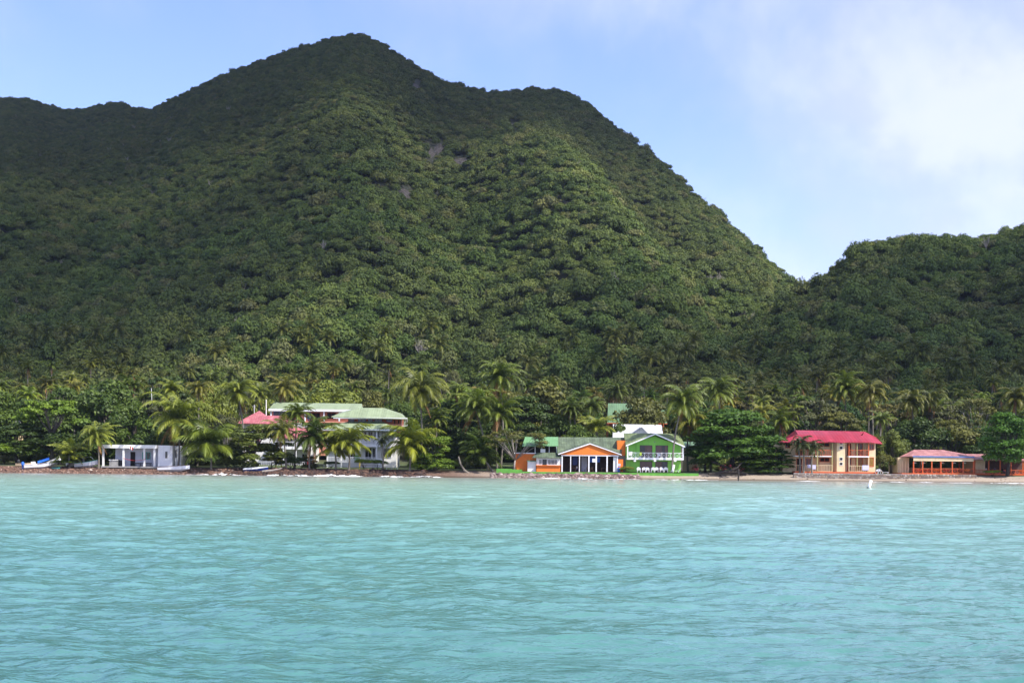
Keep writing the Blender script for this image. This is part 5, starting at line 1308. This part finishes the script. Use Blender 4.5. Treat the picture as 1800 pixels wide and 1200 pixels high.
# ------------------------------------------------------------------ trees along the shore
DG, MG, BG, YG, OG, GG = (0.034,0.062,0.018), (0.056,0.095,0.024), (0.095,0.160,0.022), (0.13,0.165,0.042), (0.090,0.100,0.034), (0.070,0.082,0.044)
T = [ # kind, variant, px, top, width, Y, colour, label
 ('round',0,-30,672,150,300,MG,'broad mid green tree at the far left edge behind the cabin'),
 ('round',1,45,684,130,306,MG,'rounded mid green tree above the weathered white roofed cabin'),
 ('round',2,118,668,120,312,MG,'tall rounded tree behind the flat bright green tree'),
 ('round',3,190,654,140,312,MG,'largest domed tree above the white beach hut'),
 ('round',0,236,700,110,292,MG,'green tree standing directly behind the beach hut roof'),
 ('flat',0,92,692,120,283,BG,'spreading bright green tree with flat tiers behind the left boats'),
 ('layered',1,30,745,110,281,DG,'dark layered tree on the bank behind the tan skiff'),
 ('round',1,105,752,110,282,DG,'dark bushy tree behind the raised bow boat'),
 ('bush',0,8,775,70,278,BG,'bright green bush at the far left edge of the shore'),
 ('round',2,168,745,100,288,MG,'green tree behind the first palm and the hut posts'),
 ('flat',1,290,645,80,330,DG,'dark flat topped tree rising above the tall thin pole'),
 ('flat',0,272,692,70,300,GG,'blue grey feathery tree behind the tall thin pole'),
 ('round',3,372,663,100,312,YG,'bright yellow green domed tree behind the palms left of the pink roof'),
 ('round',1,325,722,90,296,MG,'leafy green tree behind the biggest left palm'),
 ('sparse',0,398,718,80,294,GG,'sparse grey branched tree left of the pink roof'),
 ('round',2,280,750,70,279,DG,'dark tree between the two wings of the beach hut'),
 ('bush',1,345,790,80,277,DG,'dark shrub behind the low spreading palm'),
 ('dense',0,450,744,146,274.5,(0.085,0.115,0.036),'sea grape tree with many leaves in front of the pink roofed guest house'),
 ('bush',2,400,785,80,276,DG,'dark shrub left of the sea grape tree'),
 ('round',3,578,657,126,345,YG,'large domed yellow green tree behind the salmon hotel roof'),
 ('bush',0,470,694,70,340,YG,'olive yellow thicket left of the salmon hotel roof'),
 ('round',1,648,668,80,350,OG,'olive brown tree right of the domed yellow green tree'),
 ('round',2,712,700,90,330,MG,'green tree behind the upper green roof of the white hotel'),
 ('bush',1,690,712,60,312,BG,'small bright shrub just above the white hotel roof'),
 ('flat',1,812,668,90,318,BG,'flat bright green treetop left of the highest middle palm'),
 ('sparse',1,790,640,70,370,GG,'bare grey twiggy tree behind the middle palms'),
 ('layered',0,800,712,150,292,DG,'wide very dark tree in the middle behind the leaning bare trunk'),
 ('round',0,845,735,120,288,DG,'dark tree left of the orange restaurant palms'),
 ('dense',1,765,764,98,272,BG,'bright green sea almond overhanging the middle shore'),
 ('bush',2,735,790,60,274,BG,'bright low shrub beside the bushy shore palm'),
 ('round',3,948,658,150,316,OG,'broad olive green tree above the orange restaurant'),
 ('layered',1,925,700,120,294,DG,'dark green tree with orange leaves behind the corrugated roof'),
 ('sparse',2,905,742,120,272,OG,'sparse grey branched shore tree in front of the orange wall'),
 ('round',1,990,712,80,300,MG,'green tree behind the mossy restaurant roof'),
 ('bush',0,1020,745,70,288,MG,'green thicket at the foot of the royal palms'),
 ('round',2,1128,686,112,304.5,OG,'leafy olive tree in front of the steep green roof'),
 ('bush',1,1085,730,40,296,MG,'small tree left of the steep green roof'),
 ('layered',0,1290,724,176,274,(0.045,0.098,0.018),'biggest dark green sea almond spreading over the beach right of the green house'),
 ('layered',2,1240,765,80,276,(0.042,0.085,0.018),'dark green tree joined to the left side of the biggest beach tree'),
 ('layered',1,1372,792,60,275,(0.045,0.095,0.018),'dark green tree at the right side of the biggest beach tree'),
 ('dense',2,1340,790,116,273.5,(0.042,0.085,0.018),'low drooping foliage under the biggest beach tree'),
 ('flat',0,1440,692,120,305,GG,'wide flat tiered tree above the crimson roof'),
 ('flat',1,1482,712,90,296,OG,'flat olive tree with pink blossom above the crimson roof'),
 ('round',3,1567,748,60,279,(0.09,0.12,0.035),'light feathery green tree between the red roofed hotel and the pavilion'),
 ('bush',0,1553,795,46,277,OG,'small shrub at the right wall of the red roofed hotel'),
 ('round',0,1618,726,110,298,DG,'dark green tree behind the beach pavilion roof'),
 ('round',1,1680,722,110,300,OG,'olive green tree behind the right end of the pavilion roof'),
 ('sparse',1,1716,688,110,306,OG,'sparse tree with pale grey branches above the beach bar'),
 ('flat',1,1660,700,90,312,GG,'grey green flat tree between the grove palms at the right'),
 ('round',2,1728,745,90,296,DG,'dark tree behind the gap of the beach bar roofs'),
 ('layered',1,1772,728,104,270.5,(0.045,0.11,0.016),'dark green round tree standing on the shore before the beach bar'),
 ('round',3,1835,690,110,300,DG,'dark tree beyond the right edge of the beach bar'),
 ('round',0,1510,745,80,300,MG,'green tree behind the right end of the crimson roof'),
 ('bush',1,1103,817,26,269.6,YG,'spiky yellow green bush between the ice box and the green house'),
 ('bush',2,1094,820,16,269.4,BG,'small green bush beside the blue barrel'),
 ('bush',0,664,806,40,274.5,BG,'green shrub behind the yellow fence of the white hotel'),
 ('bush',1,520,800,40,276,MG,'green shrub left of the white garden table'),
 ('bush',2,582,808,34,275,MG,'green shrub right of the white garden table'),
 ('bush',0,1230,800,40,272,DG,'dark shrub at the right corner of the green house'),
 ('bush',1,510,806,44,274,MG,'leafy shrub at the foot of the yellow tipped palm'),
 ('dense',1,545,800,36,275,OG,'olive shrub beside the red posted fence'),
 ('bush',2,640,803,36,273.5,BG,'bright shrub beside the left yellow post of the hotel lawn'),
 ('bush',0,478,800,40,273.5,OG,'olive shrub above the driftwood log'),
 ('bush',2,118,806,60,270.5,MG,'low green shrub around the boats left of the first palm'),
 ('bush',1,1745,824,40,269.8,BG,'low green creeper in front of the beach bar rail'),
]
for i, (kd, vv, px, pt_, wp, Y, col, lab) in enumerate(T):
    add_tree(kd, vv, px, pt_, wp, Y, col, lab, 'shrub' if kd == 'bush' else 'broadleaf_tree', 'shrub' if kd == 'bush' else 'tree', rz=i*0.9)
# distant canopy trees one can still tell apart, row by row behind the shore trees
rg = random.Random(11); nfar = 0
for Y, y0, step in ((330, 700, 62), (362, 684, 58)):
    px = -60
    while px < 1870:
        px += step*rg.uniform(0.7, 1.4)
        if 440 < px < 740 and Y < 350: continue
        if 1050 < px < 1190 and Y < 350: continue
        kd = rg.choice(['round','round','flat','round','sparse']); 
        c = rg.choice([DG, MG, OG, GG, MG]); top = y0+rg.uniform(-12, 22)+(px-900)*.01
        add_tree(kd, rg.randrange(3), px, top, rg.uniform(70, 105), Y, tuple(q*rg.uniform(.8,1.1) for q in c), 'green woodland tree among the coconut palms behind the shore houses', 'woodland_tree', 'tree', 'woodland trees among the palm grove', rz=rg.uniform(0, 6))

# pink and orange flowers under the big tree, people-high shrubs
for px, py, wp, lab, m in ((1276,821,26,'pink flowering shrub under the left side of the biggest beach tree','pinkflower'),(1222,824,14,'pink flowering shrub right of the green house','pinkflower'),(1303,826,16,'pink flowering shrub under the middle of the biggest beach tree','pinkflower')):
    o = add_tree('bush', 0, px, py-6, wp, 272.6, MG, lab, 'flowering_shrub', 'shrub')
    vv, ff, tt = leaves([(0,0,6)], [(6,6,6)], 160, 0.8, 77+px); npmesh('blossom', vv, ff, M[m], tt, parent=o)

# leaning dark limbs over the sand at the foot of the big tree
a = PX(1290, 836, 268.5); o = thing('leaning_trunk', 'thick dark leaning trunk reaching over the sand below the biggest beach tree', 'trunk', (a.x+2.5, 269.5, gz(a.x+2.5, 269.5)))
z0 = o.location.z
MB().tube([(a.x+3, 270, z0-.2),(a.x+.5, 269.2, z0+.7),(a.x-2, 268.2, z0+.55),(a.x-5, 267.2, z0+.15)], [.45,.4,.32,.2], 9).tube([(a.x-1, 268.8, z0+.6),(a.x+.6, 268.6, z0+1.4),(a.x+1.6, 269.4, z0+2.4)], [.3,.24,.14], 8).tube([(a.x+1, 269.2, z0+.5),(a.x-1.5, 270, z0+1.6),(a.x-4, 270.5, z0+2.6)], [.25,.2,.1], 8).build('wood', M['dark_bark'], o)
# curved bare trunk on the middle shore
a = PX(826, 833, 268.5); o = thing('curved_trunk', 'curved bare grey trunk bending left over the middle shore', 'trunk', (a.x, 268.5, gz(a.x, 268.5)))
MB().tube([PX(826,834,268.5), PX(816,826,268.3), PX(809,814,268), PX(806,802,268)], [.3,.24,.19,.12], 8).build('wood', M['palm_bark'], o)

# ------------------------------------------------------------------ palms
HP = [ # variant, crown px, py, crown radius px, Y, base px, droop, label, young, colour
 (0,170,766,34,269.5,(173,822),1.25,'coconut palm beside the left post of the beach hut',False,None),
 (1,121,800,26,269.5,(122,822),1.0,'small young palm between the left boats',True,None),
 (2,312,735,56,271,(313,815),1.25,'largest left palm hanging over the white wing of the beach hut',False,None),
 (3,368,782,54,270,(371,820),1.2,'low spreading palm right of the long wooden skiff',True,(0.08,0.115,0.028)),
 (0,350,684,26,288,None,1.5,'palm with orange old fronds above the low spreading palm',False,(0.10,0.105,0.03)),
 (1,300,686,26,290,None,1.3,'palm above the largest left palm near the tall thin pole',False,None),
 (2,418,690,38,285,(429,760),1.35,'tall palm with a leaning grey trunk left of the pink roof',False,None),
 (3,456,692,22,330,None,1.2,'small far palm behind the antenna mast',False,None),
 (0,500,684,30,330,None,1.25,'yellowish palm behind the left end of the salmon hotel roof',False,(0.11,0.115,0.04)),
 (1,495,758,34,272,(503,815),1.3,'yellow tipped palm before the pink veranda roof',False,(0.095,0.11,0.03)),
 (2,549,766,44,271,(544,822),1.25,'dark leaning palm in front of the white hotel left end',False,(0.05,0.08,0.026)),
 (3,588,788,36,271.5,(590,820),1.25,'bushy palm between the dark leaning palm and the round palm',True,(0.115,0.14,0.032)),
 (0,612,780,38,270.5,(613,822),1.3,'round young palm in front of the white hotel balcony',True,(0.125,0.155,0.032)),
 (3,521,728,30,276,None,1.1,'palm rising between the pink roof and the salmon hotel',False,(0.07,0.1,0.028)),
 (1,719,782,46,269.5,(720,824),1.3,'wide bushy shore palm right of the white hotel',True,(0.12,0.15,0.032)),
 (2,736,684,50,280,(738,790),1.55,'tall shaggy palm towering right of the white hotel roofs',False,(0.10,0.12,0.034)),
 (3,768,735,26,284,None,1.3,'smaller palm behind the tall shaggy palm',False,None),
 (0,803,688,28,290,None,1.25,'palm left of the middle palm cluster',False,None),
 (1,836,718,46,277,(858,828),1.35,'broad palm with a bent trunk in the middle palm cluster',False,None),
 (2,877,662,40,285,(880,800),1.25,'highest palm of the middle palm cluster',False,None),
 (3,878,726,38,276,(874,830),1.2,'palm below the highest palm beside the corrugated roof',False,None),
 (0,845,800,38,271,(868,830),1.0,'low dark palm at the left end of the green sea wall',True,(0.04,0.065,0.022)),
 (1,1085,688,26,345,None,1.5,'dark far palm above the steep green roof',False,(0.05,0.07,0.024)),
 (2,1040,715,26,300,(1040,775),1.5,'royal palm with a straight grey trunk behind the mossy roof',False,(0.065,0.095,0.026)),
 (3,1000,720,24,298,(1001,775),1.6,'left one of the two slim trunked palms behind the restaurant roof',False,(0.055,0.08,0.024)),
 (0,1009,724,22,300,(1008.5,775),1.5,'right one of the two slim trunked palms behind the restaurant roof',False,(0.055,0.08,0.024)),
 (1,1050,752,26,290,None,1.1,'low palm right of the royal palm trunk',True,(0.12,0.15,0.032)),
 (2,1200,706,42,268.8,(1181,834),1.35,'tall leaning palm with a white painted foot before the green house',False,None),
 (3,1212,745,40,277,(1210,826),1.5,'yellowish drooping palm behind the leaning palm',False,(0.10,0.11,0.03)),
 (0,1262,688,38,292,(1262,790),1.25,'large palm behind the biggest beach tree',False,None),
 (1,1252,748,34,281,(1250,826),1.2,'palm half hidden left of the biggest beach tree',False,(0.06,0.085,0.028)),
 (2,1372,742,30,285,None,1.2,'palm between the biggest beach tree and the crimson roof',False,None),
 (3,1530,690,34,300,(1530,770),1.7,'shaggy palm with a bare trunk right above the crimson roof',False,(0.09,0.095,0.034)),
 (0,1487,683,36,305,None,1.3,'tall palm above the flat tiered tree',False,None),
 (1,1602,706,32,305,(1603,760),1.5,'brown skirted palm above the left end of the pavilion',False,(0.08,0.09,0.034)),
 (2,1636,703,32,310,(1637,765),1.6,'brown skirted palm right of its twin above the pavilion',False,(0.07,0.085,0.034)),
 (3,1548,738,22,288,None,1.1,'small palm beside the right end of the crimson roof',False,None),
 (0,1786,700,34,302,None,1.4,'palm above the dark shore tree at the right',False,(0.08,0.09,0.03)),
]
for i, (vv, px, py, rp, Y, base, dr, lab, yg, col) in enumerate(HP):
    add_palm(vv+i*7, px, py, rp, Y, lab, base, 0.4*math.sin(i*2.1) if base is None else None, col, dr, yg, nf=(32 if not yg else 26), dead=(0 if yg else 3+i % 3), nuts=not yg, wind=0.10+0.06*math.sin(i))
lp = [o for o in bpy.data.objects if o.get('label') == 'tall leaning palm with a white painted foot before the green house'][0]
A, B = PX(1181.3,831,268.8), PX(1184.5,816.5,268.8)
MB().tube([A, A.lerp(B,.5), B], [.34,.25,.22], 12).build('painted_foot', M['white2'], lp, smooth=True)
MB().tube([PX(1173,836.5,268.8), PX(1181,831.5,268.8), PX(1189,837,268.8)], [.15,.5,.15], 9).build('root_mound', M['dark_bark'], lp)
# dark fan palms before the red roofed hotel and the white hotel
for i, (px, py, rp, Y, bx, lab) in enumerate(((1411,782,25,269.9,(1412,829),'dark manila palm at the left before the red roofed hotel'),(1429,788,24,270,(1428,829),'dark manila palm right of its twin before the red roofed hotel'),(672,775,16,272,(672,822),'dark slim palm before the right corner of the white hotel'),(1402,776,14,270.4,(1406,829),'smallest dark palm at the left corner of the red roofed hotel'))):
    add_palm(90+i, px, py, rp, Y, lab, bx, None, (0.035,0.05,0.026), 1.9, False, 'manila_palm', nf=16, dead=0, nuts=False)
# coconut grove in rows behind the shore trees
rg = random.Random(23); cnt = 0
for Y, yt, step in ((312, 716, 60), (338, 704, 40), (366, 690, 34), (398, 678, 48), (430, 664, 70)):
    px = -40+rg.uniform(0, 20)
    while px < 1860:
        px += step*rg.uniform(0.55, 1.5)
        if 450 < px < 740 and Y < 360: continue
        if 1055 < px < 1185 and Y < 345: continue
        if Y < 330 and px < 1200: continue
        if Y > 390 and 440 < px < 1130 and rg.random() < 0.5: continue
        py = yt+rg.uniform(-16, 18)+(px-900)*.0105
        add_palm(200+rg.randrange(7), px, py, rg.uniform(19, 25)*330/Y*1.0, Y+rg.uniform(-8, 8), 'coconut palm in the dense grove between the shore houses and the mountain foot', None, 0.0 if rg.random() < .5 else 0.6,
                 tuple(q*rg.uniform(.75, 1.05)*(1 if Y < 350 else .72) for q in rg.choice(PALMCOL)), 1.35, False, 'coconut_palm', 'coconut palms in the grove behind the houses', nf=22, rz=rg.uniform(0, 6.28), dead=4, nuts=False)  # farther rows get darker leaf colour, standing in for shade in the grove
        cnt += 1
# palms one can tell apart on the right hill
for px, py in ((1450,612),(1738,452),(1768,470),(1790,530),(1252,640),(1220,652),(1300,628),(1190,655),(1560,640),(1640,632),(1702,640),(1760,628)):
    q = onto(px, py+12, 380)
    if q is None: continue
    add_palm(200+int(px) % 7, px, py, 20*330/q.y, q.y-3, 'lone coconut palm rising from the forest on the right hill slope', None, 0.0, (0.085,0.095,0.034), 1.35, False, 'coconut_palm', 'palms on the right hill slope', nf=22, dead=4, nuts=False, rz=px)
# bare grey trees on the slopes
for px, py, wp, lab in ((933,530,30,'bare reddish grey tree standing out of the forest below the sunlit slope'),(1462,640,40,'bare grey bush at the foot of the right hill'),(1520,490,34,'thin pale trunked tree on the upper right hill'),(1742,545,34,'pale branched tree on the right part of the right hill')):
    q = onto(px, py+10, 380)
    if q is None: continue
    add_tree('sparse', 1, px, py-4, wp, q.y-4, (0.12,0.085,0.06), lab, 'bare_tree', 'tree')

# ------------------------------------------------------------------ haze in the air
def haze():
    m = bpy.data.materials.new('air_haze'); m.use_nodes = True; t = NT(m.node_tree); t.n.clear()
    v_ = t.add('ShaderNodeVolumePrincipled'); v_.inputs['Color'].default_value = (0.60,0.74,1.0,1); v_.inputs['Density'].default_value = 0.00005; v_.inputs['Anisotropy'].default_value = 0.2
    o = t.add('ShaderNodeOutputMaterial'); t.link(v_.outputs[0], o.inputs['Volume'])
    b = MB().box(-2400, 2400, -60, 2700, -9, 560).build('haze', m); b.visible_shadow = True
    tag(b, 'thin blue haze filling the air in front of the mountain', None, None, 'stuff')
haze()

# ------------------------------------------------------------------ unseen clouds overhead, placed and shaped to cast shade on the mountain
def cloud(loc, sx, sy, sz, seed, dens):
    m, t, b, o = mat('cloud_vapour'); tcn = t.add('ShaderNodeTexCoord').outputs['Object']
    b.inputs['Base Color'].default_value = (0.9,0.9,0.92,1); b.inputs['Roughness'].default_value = 1
    g = t.add('ShaderNodeNewGeometry').outputs['Position']
    n = t.noise(g, 0.0035, 6, 0.6)
    ln = t.add('ShaderNodeVectorMath', operation='LENGTH'); t.link(tcn, ln.inputs[0])
    a = t.smooth(t.math('SUBTRACT', t.math('ADD', t.math('MULTIPLY', n, 0.7), 1.0), ln.outputs['Value']), 0.0, 0.75)
    tr = t.add('ShaderNodeBsdfTransparent'); mx = t.add('ShaderNodeMixShader'); t.link(t.math('MULTIPLY', a, dens), mx.inputs[0])
    t.link(tr.outputs[0], mx.inputs[1]); t.link(b.outputs[0], mx.inputs[2]); t.link(mx.outputs[0], o.inputs[0])
    vs, fs = [], []; nu, nv = 48, 16
    for i in range(nv+1):
        ph = math.pi*(i/nv-.5)
        for j in range(nu):
            th = 6.2832*j/nu; r = math.cos(ph); k = 1+0.18*math.sin(th*3+seed)+0.1*math.sin(th*7+seed*2)
            vs.append((math.cos(th)*r*k*1.5, math.sin(th)*r*k*1.5, math.sin(ph)*0.12*(1+0.5*math.sin(th*5+seed)*math.cos(ph*4))))
    fs = [(i*nu+j, i*nu+(j+1) % nu, (i+1)*nu+(j+1) % nu, (i+1)*nu+j) for i in range(nv) for j in range(nu)]
    c = MB().add(vs, fs).build('cloud', m, smooth=True); c.location = loc; c.scale = (sx, sy, sz)
    return tag(c, None, None, None, 'structure')
cloud((75, 890, 900), 740, 520, 500, 1.0, 0.80)
cloud((988, 60, 900), 375, 185, 300, 2.3, 0.70)
cloud((265, 165, 900), 270, 250, 300, 4.1, 0.72)

# ------------------------------------------------------------------ labels that say which of a kind
ZONES = [(-200,'at the far left edge'),(110,'above the beach hut'),(270,'above the largest left palm'),(420,'above the pink roof'),(560,'above the salmon hotel'),(700,'above the tall shaggy palm'),(840,'above the middle palm cluster'),(960,'above the orange restaurant'),
         (1100,'above the green house'),(1210,'above the biggest beach tree'),(1380,'above the crimson roof'),(1560,'above the beach pavilion'),(1700,'above the beach bar')]
ORD = ['leftmost','second','third','fourth','fifth','sixth','seventh','eighth','ninth','tenth','eleventh','twelfth','thirteenth','fourteenth']
def relabel(group, noun, rowsplit):
    obs = [o for o in bpy.data.objects if o.get('group') == group and o.parent is None]
    bins = {}
    for o in obs:
        px = 900+o.location.x/o.location.y*F
        z = [n for a, n in ZONES if px >= a][-1] if px >= -200 else ZONES[0][1]
        rw = ''
        for lim, nm in rowsplit:
            if o.location.y < lim: rw = nm; break
        bins.setdefault((z, rw), []).append((px, o))
    for (z, rw), L in bins.items():
        for i, (px, o) in enumerate(sorted(L, key=lambda q: q[0])):
            o['label'] = ('%s %s %s %s' % (ORD[min(i, 13)], noun, rw, z)).replace('  ', ' ')
relabel('coconut palms in the grove behind the houses', 'coconut palm', [(325,'of the nearest grove row'),(352,'of the second grove row'),(382,'of the middle grove row'),(414,'of the fourth grove row'),(999,'of the farthest grove row')])
relabel('woodland trees among the palm grove', 'woodland tree', [(346,'of the nearer woodland row'),(999,'of the farther woodland row')])
relabel('palms on the right hill slope', 'lone palm on the forested hill slope', [(9999,'')])
for i, o in enumerate(sorted([o for o in bpy.data.objects if o.get('group') == 'red chairs in the beach pavilion'], key=lambda o: o.location.x)):
    o['label'] = '%s red dining chair from the left in the beach pavilion' % (['first','second','third','fourth','fifth','sixth','seventh','eighth','ninth','tenth','eleventh','twelfth'][i])
